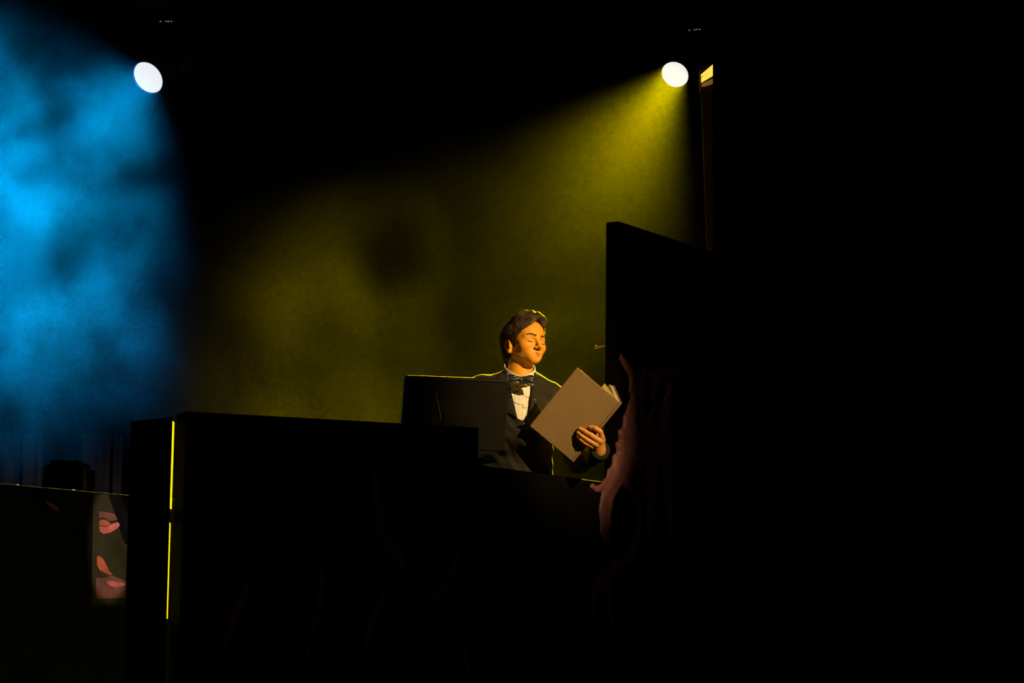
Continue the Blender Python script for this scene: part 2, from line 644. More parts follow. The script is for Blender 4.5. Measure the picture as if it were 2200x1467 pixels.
drip([(806, 1015, 4), (808, 1050, 8), (812, 1090, 10), (816, 1130, 9), (822, 1155, 6)])
drip([(824, 1158, 8), (842, 1172, 14), (855, 1185, 14), (862, 1205, 9), (866, 1228, 3)])
drip([(984, 1172, 3), (978, 1205, 6), (968, 1240, 9), (945, 1275, 9), (920, 1298, 4)])
drip([(692, 1215, 3), (691, 1250, 7), (688, 1290, 8), (678, 1330, 7), (664, 1370, 5), (660, 1420, 3)])
drip([(552, 1205, 3), (540, 1240, 6), (522, 1280, 9), (506, 1320, 9), (490, 1370, 6), (482, 1390, 3)])
drip([(826, 1270, 3), (812, 1300, 8), (800, 1330, 8), (788, 1365, 6), (784, 1400, 4)])
drip([(925, 1335, 3), (950, 1355, 8), (975, 1378, 9), (998, 1402, 7), (1006, 1440, 4)])

RA, RB = at(282, 898, -1.20), at(364.5, 895.5, -1.372)
rd = RB[:2] - RA[:2]
RL = float(np.linalg.norm(rd))
RU = rd / RL
RN = np.array([RU[1], -RU[0]])
RZ = float(RB[2])
ret = empty('corner_wall', (RA[0], RA[1], 0))
tag(ret, 'narrow black corner wall left of the long parapet, beside a lit slit', 'wall')
child(slab('panel', [(0, 0), (RL, 0), (RL, RZ), (0, RZ)], RA[:2], RU, RN, 0.012, 'flat_black', bevel=0.0005), ret)
# bare timber batten standing in the slit behind the two painted skins
bat = empty('timber_batten', (RB[0], RB[1], 0))
tag(bat, 'timber batten lit yellow in the slit between the black walls', 'batten')
sp = np.array([at(367.5, 900, -1.30)[0], -1.30, 0])
for nm, za, zb, dp in (('upper_batten', 0.732, RZ - 0.002, 0.085), ('lower_batten', 0.36, 0.686, 0.070), ('batten_foot', 0.0, 0.36, 0.012)):
    child(MB().box((sp[0] - 0.012, sp[1], za), (sp[0], sp[1] + dp, zb), bevel=0.001).build(nm, 'raw_wood' if za > 0.1 else 'velvet'), bat)  # foot coloured black, so that the lit strip ends above it
child(MB().box((sp[0] - 0.014, sp[1] + 0.004, 0.684), (sp[0] - 0.004, sp[1] + 0.05, 0.734)).build('hinge_block', 'flat_black'), bat)

#=BACK=
# ------------------------------------------------------------------ left rear
LFA, LFB = at(-330, 1013, -0.9), at(275, 1062, 0.61)
LFB0 = at(0, 1040, 0.0)
ld = LFB[:2] - LFB0[:2]
LUx = ld / np.linalg.norm(ld)
LNx = np.array([LUx[1], -LUx[0]])
LLZ = float((LFB[2] + LFB0[2]) / 2)
lw = empty('painted_low_wall', (LFB0[0], LFB0[1], 0))
tag(lw, 'low painted wall at far left with a lit patch of pink strokes', 'wall')
child(slab('panel', [(-1.4, 0), (1.2, 0), (1.2, LLZ), (-1.4, LLZ)], LFB0[:2], LUx, LNx, 0.05, 'shaded_wall', bevel=0.0005), lw)


def lw_pt(px, py, off=0.0):
    """(u, z) on the left wall under a photo pixel"""
    d = cf + CR * (px - 1100) / F_PX + CU * (733.5 - py) / F_PX
    n3 = np.array([LNx[0], LNx[1], 0])
    o3 = np.array([LFB0[0], LFB0[1], 0])
    p = CAM + d * ((o3 - CAM) @ n3) / (d @ n3)
    return float((p[:2] - LFB0[:2]) @ LUx), float(p[2])


def stroke(pix, m, thick=0.004):
    out = [lw_pt(*p) for p in pix]
    org = LFB0[:2] + LNx * thick
    return child(slab('paint_stroke', out, org, LUx, LNx, thick + 0.002, m), lw)


stroke([(200, 1060), (232, 1062), (240, 1085), (252, 1120), (262, 1155), (268, 1168), (280, 1172), (280, 1300), (196, 1300)], 'lit_olive_wall', 0.0015)  # lit patch of the wall, its light put in as a paler colour
stroke([(211, 1122), (215, 1117), (224, 1116), (232, 1120), (237, 1126), (228, 1129), (213, 1130)], 'orange_paint', 0.003)
stroke([(212, 1131), (226, 1131), (237, 1127), (246, 1123), (253, 1122), (256, 1129), (248, 1137), (235, 1144), (221, 1147), (213, 1142)], 'pink_paint')
stroke([(207, 1195), (211, 1194), (219, 1199), (225, 1209), (229, 1218), (232, 1220), (230, 1223), (237, 1230), (240, 1234), (234, 1236), (224, 1231), (213, 1225), (207, 1214)], 'orange_paint')
stroke([(227, 1248), (236, 1247), (248, 1250), (262, 1252), (269, 1254), (262, 1259), (250, 1262), (238, 1260), (230, 1255)], 'pink_paint')
stroke([(206, 1240), (222, 1242), (240, 1236), (258, 1243), (272, 1249), (272, 1284), (204, 1286)], 'mauve_paint', 0.002)
stroke([(212, 1098), (228, 1100), (246, 1104), (252, 1116), (236, 1119), (222, 1111), (212, 1113)], 'mauve_paint', 0.002)
stroke([(96, 1075), (112, 1082), (124, 1090), (128, 1100), (118, 1096), (104, 1086)], 'dark_pink', 0.003)
for (px, py) in ((45, 1040), (165, 1052)):
    u, z = lw_pt(px, py)
    p = LFB0[:2] + LUx * u - LNx * 0.02
    b = MB().lathe((p[0], p[1], LLZ - 0.001), (0, 0, 1), [(0, 0.006), (0.004, 0.006), (0.006, 0.003)], 12, True)
    child(b.build('screw_head', 'button'), lw)
# dark cabinet behind it
q0, q1 = at(94, 1000, 1.5), at(178, 1000, 1.5)
cb = empty('dark_cabinet', (q0[0], 1.5, 0))
tag(cb, 'dark block standing behind the low painted wall, before pale drapes', 'cabinet')
zt = at(140, 988, 1.5)[2]
child(MB().box((q0[0], 1.5, 0), (q1[0], 1.85, zt), bevel=0.025).build('body', 'velvet'), cb)
child(MB().box((q0[0] + 0.02, 1.492, 0.2), (q1[0] - 0.02, 1.502, zt - 0.05), bevel=0.003).build('front_grille', 'velvet'), cb)
for i, (x0, x1) in enumerate(((-60, 42), (50, 92), (176, 236), (244, 262))):
    a, b = at(x0, 1000, 5.2), at(x1, 1000, 5.2)
    d = drape('rear_drape', (a[0], 5.2), (b[0], 5.2), 0.0, 1.56, 'drape', 0.03, 0.09, 20 + i, 0.004)
    tag(d, ['pale rear drape at the extreme left edge behind the low painted wall', 'narrow pale rear drape just left of the dark cabinet', 'pale rear drape just right of the dark cabinet',
            'slim rear drape beside the narrow corner wall'][i], 'drape', 'pale drapes behind the low wall')

# --- masking leg on the right
ca = at(1520, 300, 1.35)
cb_ = ca[:2] + WU * 5.2
leg = drape('masking_curtain', (ca[0] + 0.0, ca[1]), cb_, 0.02, 5.6, 'velvet', 0.06, 0.24, 3, 0.0)
tag(leg, 'tall black velvet masking curtain filling the right of the stage', 'curtain')

# --- slim upright with amber lit slots, seen just left of the curtain
pu = empty('amber_boom', (at(1513, 300, 2.6)[0], 2.6, 0))
tag(pu, 'slim brown upright with amber lit slots at its top, beside the curtain', 'lighting stand')
b0, b1 = at(1507, 188, 2.6), at(1530, 188, 2.6)
pt, pb = at(1507, 188, 2.6), at(1519, 540, 2.6)
post_o = [at(1507, 186, 2.6), at(1534, 186, 2.6), at(1534, 560, 2.6), at(1519, 530, 2.6), at(1513, 360, 2.6)]
z_list = [p[2] for p in post_o]
mb = MB()
vs = [p for p in post_o] + [p + np.array([0, 0.05, 0]) for p in post_o]
n_ = len(post_o)
mb.add(vs, [tuple(reversed(range(n_))), tuple(range(n_, 2 * n_))] + [(i, (i + 1) % n_, n_ + (i + 1) % n_, n_ + i) for i in range(n_)])
child(mb.build('upright', 'brown_post'), pu)
lowp = at(1530, 560, 2.6)
child(MB().box((lowp[0] - 0.012, 2.6, 0), (lowp[0] + 0.03, 2.65, lowp[2] + 0.03)).build('lower_post', 'brown_post'), pu)
for nm, q, m in (('lit_slot', [(1506, 160), (1534, 136), (1534, 152), (1507, 163)], 'amber_glow'), ('lit_slot', [(1507, 166), (1534, 153), (1534, 160), (1507, 176)], 'amber_glow'),
                 ('dim_slot', [(1508, 179), (1534, 168), (1534, 178), (1508, 186)], 'amber_dim')):
    P4 = [at(x, y, 2.59) for x, y in q]
    vs = P4 + [p + np.array([0, 0.02, 0]) for p in P4]
    child(MB().add(vs, [(3, 2, 1, 0), (4, 5, 6, 7), (0, 1, 5, 4), (1, 2, 6, 5), (2, 3, 7, 6), (3, 0, 4, 7)]).build(nm, m), pu)
child(MB().box((b0[0] - 0.001, 2.615, b0[2]), (b1[0] + 0.02, 2.75, at(1513, 138, 2.6)[2])).build('lamp_housing', 'fixture_black'), pu)


# ------------------------------------------------------------------ moving-head lights
def moving_head(name, label, px, py, Y, lens_px, theta, beta, color, beam_w, spread, halo_w, display):
    L = at(px, py, Y)
    v = CAM - L
    dist = np.linalg.norm(v)
    v = v / dist
    ex = np.cross(v, np.array([0, 0, 1.0]))
    ex = -ex / np.linalg.norm(ex)          # screen right
    ey = np.cross(v, ex)
    ey = ey / np.linalg.norm(ey)
    if ey[2] < 0:
        ey = -ey
    if ex[0] < 0:
        ex = -ex
    th, be = math.radians(theta), math.radians(beta)
    d = math.cos(th) * v + math.sin(th) * (-math.cos(be) * ex - math.sin(be) * ey)
    d = d / np.linalg.norm(d)
    R = lens_px / F_PX * dist / 2
    root = empty(name, tuple(L))
    tag(root, label, 'stage light', 'moving head lights on the rig')
    mb = MB().lathe(L, d, [(-0.36, 0.02), (-0.36, R * 0.95), (-0.33, R * 1.15), (-0.22, R * 1.25), (-0.10, R * 1.22), (0.004, R * 1.10), (0.012, R * 1.06), (0.010, R * 1.01), (-0.012, R * 1.0)], 48)
    child(mb.build('head', 'fixture_black', None, True), root)
    for k in range(3):
        h = -0.30 + 0.035 * k
        child(MB().lathe(L, d, [(h, R * 1.2), (h + 0.002, R * 1.3), (h + 0.012, R * 1.3), (h + 0.014, R * 1.2)], 40).build('cooling_fin', 'fixture_black', None, True), root)
    child(MB().lathe(L, d, [(-0.010, 0.0005), (-0.006, R * 0.5), (-0.002, R), (-0.012, R)], 48).build('lens', 'lens_white', None, True), root)
    # yoke: two arms either side of the head, up to the base box
    side = np.cross(d, np.array([0, 0, 1.0]))
    side /= np.linalg.norm(side)
    piv = L - d * 0.17
    top = piv + np.array([0, 0, 0.26])
    for s_ in (-1, 1):
        a = piv + side * s_ * (R * 1.3 + 0.022)
        b = a + np.array([0, 0, 0.26])
        mb = MB().tube([a - np.array([0, 0, 0.05]), a, a + np.array([0, 0, 0.12]), b], [0.02, 0.036, 0.03, 0.026], 10)
        child(mb.build('yoke_arm', 'fixture_black', None, True), root)
        child(MB().lathe(a, side * s_, [(0, 0.03), (0.022, 0.03), (0.026, 0.012)], 20, True).build('tilt_knob', 'fixture_black'), root)
    mb = MB().box((-R * 1.3 - 0.045, -0.03, -0.02), (R * 1.3 + 0.045, 0.03, 0.02), (top, side, np.cross(side, np.array([0, 0, 1.0])), np.array([0, 0, 1.0])), 0.006)
    child(mb.build('yoke_bridge', 'fixture_black'), root)
    bx = top + np.array([0, 0, 0.08])
    base = child(MB().box((bx[0] - 0.16, bx[1] - 0.12, bx[2] - 0.055), (bx[0] + 0.16, bx[1] + 0.12, bx[2] + 0.055), bevel=0.012).build('base', 'fixture_black'), root)
    yf = bx[1] - 0.121
    for (qx, qy) in display:
        p = at(qx, qy, yf)
        o = MB().box((p[0] - 0.004, yf - 0.003, p[2] - 0.003), (p[0] + 0.004, yf + 0.002, p[2] + 0.003)).build('display_segment', 'led_dot')
        child(o, root)
    # hook clamp onto the pipe
    cl = MB().box((bx[0] - 0.02, bx[1] - 0.02, bx[2] + 0.05), (bx[0] + 0.02, bx[1] + 0.02, bx[2] + 0.16))
    cl.lathe((bx[0] - 0.02, bx[1], bx[2] + 0.18), (1, 0, 0), [(0, 0.026), (0, 0.04), (0.04, 0.04), (0.04, 0.026), (0, 0.026)], 24)
    child(cl.build('clamp', 'steel'), root)
    # its light: a collimated disc at the lens, and the stray glow of the lens
    ar = lamp(name + '_beam', 'AREA', L + d * 0.016, d, color, beam_w, shape='DISK', size=R * 2, spread=math.radians(spread))
    ar.visible_camera = False
    hl = lamp(name + '_glow', 'POINT', L + d * 0.06, d, color, halo_w, shadow_soft_size=0.03)
    return bx


BLUE = (0.0, 0.37, 1.0)
YELL = (1.0, 0.70, 0.0)
bb = moving_head('moving_head_light', 'moving-head stage light throwing the blue beam, at upper left', 319, 166, 4.1, 71, 40, 40, BLUE, 590.0, 76, 2.5, [(345, 46), (357, 46), (362, 46), (368, 46)])
yb = moving_head('moving_head_light', 'moving-head stage light throwing the yellow beam, at upper right', 1450.5, 159.5, 4.7, 59, 28, 57, YELL, 560.0, 36, 0.9, [(1481, 65), (1492, 64), (1497, 63), (1503, 63)])
# pipes that carry them
for k, bx in enumerate((bb, yb)):
    z = bx[2] + 0.18
    o = MB().tube([(-4.5, bx[1], z), (2.3, bx[1], z)], 0.025, 16).build('lighting_pipe', 'steel', None, True)
    tag(o, ['steel pipe above the blue moving-head light', 'steel pipe above the yellow moving-head light'][k], 'pipe', 'rigging pipes')
# loose cable hanging from the rig
cp = [at(952, -30, 4.6), at(955, 5, 4.6), at(959, 22, 4.6), at(964, 38, 4.6), at(969, 51, 4.6), at(962, 54, 4.6), at(945, 51, 4.6), at(924, 45, 4.6), at(915, 20, 4.6), at(912, -30, 4.6)]
tag(MB().tube(cp, 0.004, 6).build('hanging_cable', 'steel', None, True), 'thin cable loop hanging from the rig at top centre', 'cable')

#=SMOKE=
# ------------------------------------------------------------------ stage smoke (a density grid lit by the beams)
def make_smoke(LO, HI, RES):
    m = bpy.data.materials.new('smoke')
    m.use_nodes = True
    nt = m.node_tree
    nt.nodes.remove(nt.nodes['Principled BSDF'])
    pv = nt.nodes.new('ShaderNodeVolumeScatter')
    pv.inputs['Color'].default_value = (1, 1, 1, 1)
    pv.inputs['Anisotropy'].default_value = 0.25
    at_ = nt.nodes.new('ShaderNodeAttribute')
    at_.attribute_name = 'density'
    dm = nt.nodes.new('ShaderNodeMath')
    dm.operation = 'MULTIPLY'
    dm.inputs[1].default_value = 0.001          # the grid stores a thousand times the density
    nt.links.new(at_.outputs['Fac'], dm.inputs[0])
    nt.links.new(dm.outputs[0], pv.inputs['Density'])
    nt.links.new(pv.outputs[0], nt.nodes['Material Output'].inputs['Volume'])
    ng = bpy.data.node_groups.new('smoke_grid', 'GeometryNodeTree')
    ng.interface.new_socket('Geometry', in_out='INPUT', socket_type='NodeSocketGeometry')
    ng.interface.new_socket('Geometry', in_out='OUTPUT', socket_type='NodeSocketGeometry')
    N, Lk = ng.nodes, ng.links
    gi = N.new('NodeGroupInput')
    go = N.new('NodeGroupOutput')
    vc = N.new('GeometryNodeVolumeCube')
    vc.inputs['Min'].default_value = LO
    vc.inputs['Max'].default_value = HI
    for a, r in zip('XYZ', RES):
        vc.inputs['Resolution ' + a].default_value = r
    sm = N.new('GeometryNodeSetMaterial')
    sm.inputs['Material'].default_value = m
    Lk.new(vc.outputs[0], sm.inputs[0])
    Lk.new(sm.outputs[0], go.inputs[0])
    pos = N.new('GeometryNodeInputPosition').outputs[0]
    xyz = N.new('ShaderNodeSeparateXYZ')
    Lk.new(pos, xyz.inputs[0])
    X, Y, Z = xyz.outputs

    def put(s, v):
        if isinstance(v, (int, float)):
            s.default_value = v
        else:
            Lk.new(v, s)

    def math_(op, a, b=0.0, clamp=False):
        n = N.new('ShaderNodeMath')
        n.operation = op
        n.use_clamp = clamp
        put(n.inputs[0], a)
        put(n.inputs[1], b)
        return n.outputs[0]

    def ramp(v, a, b, c=0.0, d=1.0):
        n = N.new('ShaderNodeMapRange')
        n.interpolation_type = 'SMOOTHSTEP'
        put(n.inputs[0], v)
        n.inputs[1].default_value = a
        n.inputs[2].default_value = b
        n.inputs[3].default_value = c
        n.inputs[4].default_value = d
        return n.outputs[0]

    def noise(scale, detail, rough=0.55, dist=0.0, stretch=(1, 1, 1), off=(0, 0, 0)):
        mp = N.new('ShaderNodeVectorMath')
        mp.operation = 'MULTIPLY_ADD'
        Lk.new(pos, mp.inputs[0])
        mp.inputs[1].default_value = stretch
        mp.inputs[2].default_value = off
        n = N.new('ShaderNodeTexNoise')
        n.inputs['Scale'].default_value = scale
        n.inputs['Detail'].default_value = detail
        n.inputs['Roughness'].default_value = rough
        n.inputs['Distortion'].default_value = dist
        Lk.new(mp.outputs[0], n.inputs['Vector'])
        return n.outputs[0]

    def blob(c, r, soft):
        mp = N.new('ShaderNodeVectorMath')
        mp.operation = 'DISTANCE'
        sc = N.new('ShaderNodeVectorMath')
        sc.operation = 'DIVIDE'
        Lk.new(pos, sc.inputs[0])
        sc.inputs[1].default_value = r
        Lk.new(sc.outputs[0], mp.inputs[0])
        mp.inputs[1].default_value = tuple(c[i] / r[i] for i in range(3))
        return ramp(mp.outputs['Value'], 1.0 - soft, 1.0 + soft, 1.0, 0.0)

    mul = lambda *a: a[0] if len(a) == 1 else math_('MULTIPLY', a[0], mul(*a[1:]))
    add = lambda a, b: math_('ADD', a, b)
    inv = lambda a: math_('SUBTRACT', 1.0, a)
    n1 = noise(1.75, 5, 0.56, 0.6, (1, 0.45, 1), (3.1, 0.7, 1.9))
    n2 = noise(2.9, 5, 0.62, 0.5, (1, 0.45, 1), (7.7, 2.7, 4.2))
    n3 = noise(0.9, 2, 0.5, 0.3, (1, 0.4, 1), (1.7, 5.3, 0.4))
    warp = math_('MULTIPLY', math_('SUBTRACT', n1, 0.5), 1.1)
    # blue side: a thick billowing bank to the left, thin haze towards the lamp
    Xw = add(add(X, warp), math_('MULTIPLY', math_('SUBTRACT', Z, 2.3), -0.10))
    bank = ramp(Xw, -1.60, -2.12)
    puff = ramp(n1, 0.43, 0.57, 0.07, 1.0)
    thin = ramp(n2, 0.40, 0.60, 0.25, 1.0)
    slab_ = mul(ramp(Y, 1.6, 2.1), ramp(Y, 3.5, 2.9))
    veil = mul(ramp(X, -1.4, -1.9), ramp(n2, 0.42, 0.60), slab_)
    lowb = mul(blob(LOWB, (0.50, 1.2, 0.42), 0.6), ramp(n1, 0.40, 0.60, 0.3, 1.4))
    lampb = blob(LAMPB, (0.34, 0.6, 0.34), 0.8)
    blue = mul(add(add(add(0.006, math_('MULTIPLY', lampb, 0.05)), math_('MULTIPLY', veil, 0.85)), add(mul(bank, puff, thin, slab_, ramp(Z, 2.9, 1.5, 0.27, 2.3)), mul(lowb, slab_))), ramp(X, -1.2, -1.6), ramp(add(Z, warp), 1.1, 1.75))
    # yellow side: thin drifting haze, a little thicker close under its lamp and low on the left
    wisp = ramp(n2, 0.42, 0.60, 0.05, 1.0)
    wisp2 = ramp(n3, 0.40, 0.58, 0.25, 1.0)
    lowl = mul(ramp(X, -0.2, -0.9), ramp(Z, 2.2, 1.2), wisp)
    lampd = blob((0.75, 3.9, 3.25), (0.8, 1.6, 0.9), 0.7)
    near_ = mul(ramp(Y, -0.6, 0.1), ramp(Y, 2.6, 1.6))
    upl = mul(blob(UPL, (0.42, 1.1, 0.36), 0.6), ramp(n2, 0.36, 0.60, 0.35, 1.0))
    yel = mul(ramp(X, -1.45, -1.0), add(add(add(mul(wisp, wisp2, near_), math_('MULTIPLY', upl, 2.6)), math_('MULTIPLY', lowl, 1.2)), add(0.10, math_('MULTIPLY', lampd, 0.48))))
    for c, r, s_ in VOIDS:
        yel = mul(yel, inv(math_('MULTIPLY', blob(c, r, s_), 0.92)))
    dens = add(math_('MULTIPLY', blue, SMOKE_B), math_('MULTIPLY', yel, SMOKE_Y))
    edge = mul(ramp(Z, 0.15, 0.5), ramp(Z, HI[2] - 0.05, HI[2] - 0.5), ramp(Y, LO[1], LO[1] + 0.25), ramp(X, HI[0], HI[0] - 0.15))
    put(vc.inputs['Density'], mul(dens, edge))
    vc.inputs['Background'].default_value = 0.0
    me = bpy.data.meshes.new('stage_smoke')
    me.from_pydata([LO, (HI[0], LO[1], LO[2]), (HI[0], HI[1], LO[2]), (LO[0], HI[1], LO[2]), (LO[0], LO[1], HI[2]), (HI[0], LO[1], HI[2]), HI, (LO[0], HI[1], HI[2])],
                   [], [(3, 2, 1, 0), (4, 5, 6, 7), (0, 1, 5, 4), (1, 2, 6, 5), (2, 3, 7, 6), (3, 0, 4, 7)])
    me.materials.append(m)
    o = bpy.data.objects.new('stage_smoke', me)
    COL.objects.link(o)
    md = o.modifiers.new('smoke', 'NODES')
    md.node_group = ng
    tag(o, 'drifting stage smoke lit blue at left and yellow in the middle', 'smoke', None, 'stuff')
    return o


LOWB = tuple(at(120, 790, 2.5))
LAMPB = tuple(at(285, 235, 3.6))
UPL = tuple(at(690, 505, 1.1))
VOIDS = [(at(838, 525, 1.2), (0.19, 2.8, 0.22), 0.40), (at(1000, 700, 1.0), (0.14, 1.0, 0.16), 0.6)]
SMOKE_B, SMOKE_Y = 17.0, 1.1
make_smoke((-4.2, -0.75, 0.1), (1.25, 4.9, 4.6), (100, 75, 85))
#=BOY=
# ------------------------------------------------------------------ the reader
HC = np.array([0.051, 0.0, 1.473])       # head centre, between the ears
YAW, PIT, TLT = math.radians(36), math.radians(-5), math.radians(5)
hf = np.array([math.sin(YAW) * math.cos(PIT), -math.cos(YAW) * math.cos(PIT), -math.sin(PIT)])
hs = np.array([math.cos(YAW), math.sin(YAW), 0.0])
hu = np.cross(hs, hf)
hu = -hu if hu[2] < 0 else hu
hs, hu = hs * math.cos(TLT) - hu * math.sin(TLT), hu * math.cos(TLT) + hs * math.sin(TLT)
HB = np.stack([hs, hf, hu], 1)           # head frame: side, front, up


LOWER = 0.885


def head_sdf(Q):
    """Q in the head frame (side, front, up)"""
    Q = Q.copy()
    Q[..., 2] = np.where(Q[..., 2] < 0, Q[..., 2] / LOWER, Q[..., 2])   # short young lower face
    A = Q.copy()
    A[..., 0] = np.abs(A[..., 0])        # mirrored half for paired features
    d = ellip(Q, (0, -0.018, 0.030), (0.070, 0.093, 0.074))
    d = smin(d, sphere(Q, (0, 0.030, 0.040), 0.049), 0.035)
    d = smin(d, ellip(Q, (0, 0.026, -0.034), (0.0485, 0.054, 0.060)), 0.03)
    d = smin(d, caps(A, (0.043, 0.002, -0.048), (0.009, 0.060, -0.080), 0.016, 0.014), 0.028)
    d = smin(d, sphere(Q, (0, 0.066, -0.081), 0.0155), 0.020)
    d = smin(d, sphere(A, (0.033, 0.050, -0.022), 0.026), 0.025)
    d = smin(d, caps(A, (0.010, 0.077, 0.017), (0.038, 0.062, 0.018), 0.010, 0.009), 0.016)
    d = smax(d, -ellip(A, (0.029, 0.096, 0.000), (0.017, 0.017, 0.011)), 0.012)
    d = smin(d, ellip(A, (0.029, 0.0655, -0.002), (0.0165, 0.0155, 0.0125)), 0.005)
    d = smin(d, caps(Q, (0, 0.081, 0.012), (0, 0.100, -0.026), 0.0065, 0.0082), 0.012)
    d = smin(d, sphere(Q, (0, 0.1025, -0.030), 0.0080), 0.008)
    d = smin(d, sphere(A, (0.0105, 0.092, -0.034), 0.0068), 0.006)
    d = smax(d, -ellip(A, (0.0055, 0.098, -0.0415), (0.0026, 0.0042, 0.0028)), 0.003)
    d = smin(d, ellip(Q, (0, 0.064, -0.062), (0.032, 0.020, 0.021)), 0.018)
    d = smin(d, caps(A, (0.0, 0.0860, -0.0575), (0.022, 0.0745, -0.0590), 0.0044, 0.0020), 0.004)
    d = smin(d, caps(A, (0.0, 0.0845, -0.0672), (0.016, 0.0780, -0.0652), 0.0060, 0.0038), 0.004)
    d = smax(d, -caps(A, (0.0, 0.0925, -0.0620), (0.022, 0.0790, -0.0600), 0.0018, 0.0010), 0.003)
    # ears
    E_ = A - np.array([0, 0, -0.012])
    e = ellip(E_, (0.066, -0.014, -0.006), (0.011, 0.018, 0.029))
    rim = np.abs(np.sqrt(((E_[..., 1] + 0.016) / 0.8) ** 2 + (E_[..., 2] + 0.002) ** 2) - 0.0215)
    rim = np.sqrt(rim ** 2 + (E_[..., 0] - 0.0735) ** 2) - 0.0040
    rim = smax(rim, -(E_[..., 2] + 0.016), 0.006)
    e = smax(e, -ellip(E_, (0.0775, -0.011, -0.003), (0.0105, 0.0125, 0.0185)), 0.004)
    e = smin(e, rim, 0.004)
    e = smin(e, sphere(E_, (0.068, -0.009, -0.032), 0.0075), 0.008)
    return smin(d, e, 0.006) * 0.92


def to_head(P):
    return (P - HC) @ HB


def from_head(q):
    return HC + HB @ np.array(q, float)


# joints (world)
SH_R, EL_R, WR_R = np.array([-0.118, 0.015, 1.292]), np.array([-0.150, -0.015, 1.042]), np.array([0.085, -0.125, 1.075])
SH_L, EL_L, WR_L = np.array([0.158, 0.015, 1.262]), np.array([0.268, 0.030, 1.020]), np.array([0.352, -0.150, 0.998])
NECK0, NECK1 = from_head((0, -0.022, -0.06)), np.array([0.034, 0.012, 1.335])

# the book lies between these four corners (outside of the front cover)
BK = [at(1232, 799, -0.278), at(1333, 866, -0.287), at(1230, 992, -0.204), at(1140, 920, -0.200)]
BN = np.cross(BK[1] - BK[0], BK[3] - BK[0])
BN = BN / np.linalg.norm(BN)
BN = BN if BN[1] < 0 else -BN            # towards the audience


def on_book(px, py, lift):
    d = cf + CR * (px - 1100) / F_PX + CU * (733.5 - py) / F_PX
    return CAM + d * ((BK[0] - CAM) @ BN) / (d @ BN) + BN * lift


WR_L = on_book(1285, 971, -0.030)
FING = [  # left hand, wrapped round the spine onto the front cover
    ([on_book(1293, 938, 0.002), on_book(1290.5, 926, 0.014), on_book(1281, 919.5, 0.015), on_book(1270, 917.5, 0.008)], [0.0108, 0.0102, 0.0095, 0.0085]),
    ([on_book(1289, 947, 0.006), on_book(1272, 934, 0.019), on_book(1259, 926.5, 0.017), on_book(1247.5, 920.5, 0.010)], [0.0112, 0.0102, 0.0093, 0.0083]),
    ([on_book(1281, 955, 0.008), on_book(1263.5, 943, 0.020), on_book(1252, 935.5, 0.017), on_book(1243, 928.5, 0.010)], [0.0106, 0.0096, 0.0087, 0.0078]),
    ([on_book(1273, 959, 0.006), on_book(1257.5, 949.5, 0.018), on_book(1249, 943, 0.015), on_book(1242.5, 936, 0.010)], [0.0094, 0.0084, 0.0076, 0.0069]),
]
PALM = [on_book(1291, 945, -0.012), on_book(1285, 955, -0.012), on_book(1277, 960, -0.012)]
THUMB = [WR_L + (PALM[0] - WR_L) * 0.3, on_book(1282, 938, -0.034), on_book(1268, 928, -0.040), on_book(1256, 921, -0.036)]
# right hand behind the cover's lower left edge: thumb inside, fingers on the outside of the edge
RB_ = [on_book(1152, 934, 0), on_book(1162, 930, 0)]


def hand_l(P):
    d = chain(P, [WR_L, PALM[0], FING[0][0][0]], [0.022, 0.014, 0.0098], 0.01)
    d = smin(d, chain(P, [WR_L, PALM[1], FING[1][0][0]], [0.022, 0.014, 0.0100], 0.01), 0.010)
    d = smin(d, chain(P, [WR_L, PALM[2], FING[2][0][0]], [0.022, 0.013, 0.0096], 0.01), 0.010)
    d = smin(d, chain(P, [PALM[2], FING[3][0][0]], [0.012, 0.0088]), 0.008)
    d = smin(d, chain(P, THUMB, [0.018, 0.0125, 0.0105, 0.0085], 0.004), 0.012)
    f = None
    for pts, rs in FING:
        e = chain(P, pts, rs, 0.003)
        f = e if f is None else np.minimum(f, e)
    return smin(d, f, 0.005)


RP = on_book(1178, 925, -0.055)
WR_R = RP + np.array([-0.050, 0.028, -0.022])
RFING = [([RP + np.array([0.0, 0.0, 0.018]), on_book(1188, 900, -0.040), on_book(1200, 890, -0.022)], [0.010, 0.009, 0.0078]),
         ([RP + np.array([0.004, 0, 0.005]), on_book(1198, 908, -0.042), on_book(1212, 900, -0.022)], [0.010, 0.009, 0.0078]),
         ([RP + np.array([0.006, 0, -0.008]), on_book(1202, 920, -0.042), on_book(1216, 914, -0.022)], [0.0098, 0.0088, 0.0075]),
         ([RP + np.array([0.006, 0, -0.020]), on_book(1198, 932, -0.042), on_book(1210, 928, -0.022)], [0.009, 0.008, 0.007])]


def hand_r(P):
    d = chain(P, [WR_R, RP], [0.021, 0.020])
    d = smin(d, chain(P, [WR_R + (RP - WR_R) * 0.4, on_book(1168, 908, -0.045), on_book(1174, 897, -0.022)], [0.016, 0.011, 0.009], 0.004), 0.012)
    f = None
    for pts, rs in RFING:
        e = chain(P, pts, rs, 0.003)
        f = e if f is None else np.minimum(f, e)
    return smin(d, f, 0.006)


def torso_core(P):
    d = ellip(P, (0.022, 0.006, 1.180), (0.146, 0.092, 0.165))
    d = smin(d, ellip(P, (0.026, 0.010, 0.98), (0.132, 0.092, 0.20)), 0.06)
    d = smin(d, caps(P, (0.030, 0.020, 1.330), SH_R, 0.034, 0.046), 0.045)
    d = smin(d, caps(P, (0.042, 0.018, 1.345), SH_L, 0.036, 0.046), 0.045)
    return d


def arms(P, r0, r1, r2):
    a = chain(P, [SH_R, EL_R, WR_R], [r0, r1, r2], 0.03)
    b = chain(P, [SH_L, EL_L, WR_L], [r0, r1, r2], 0.03)
    return np.minimum(a, b)


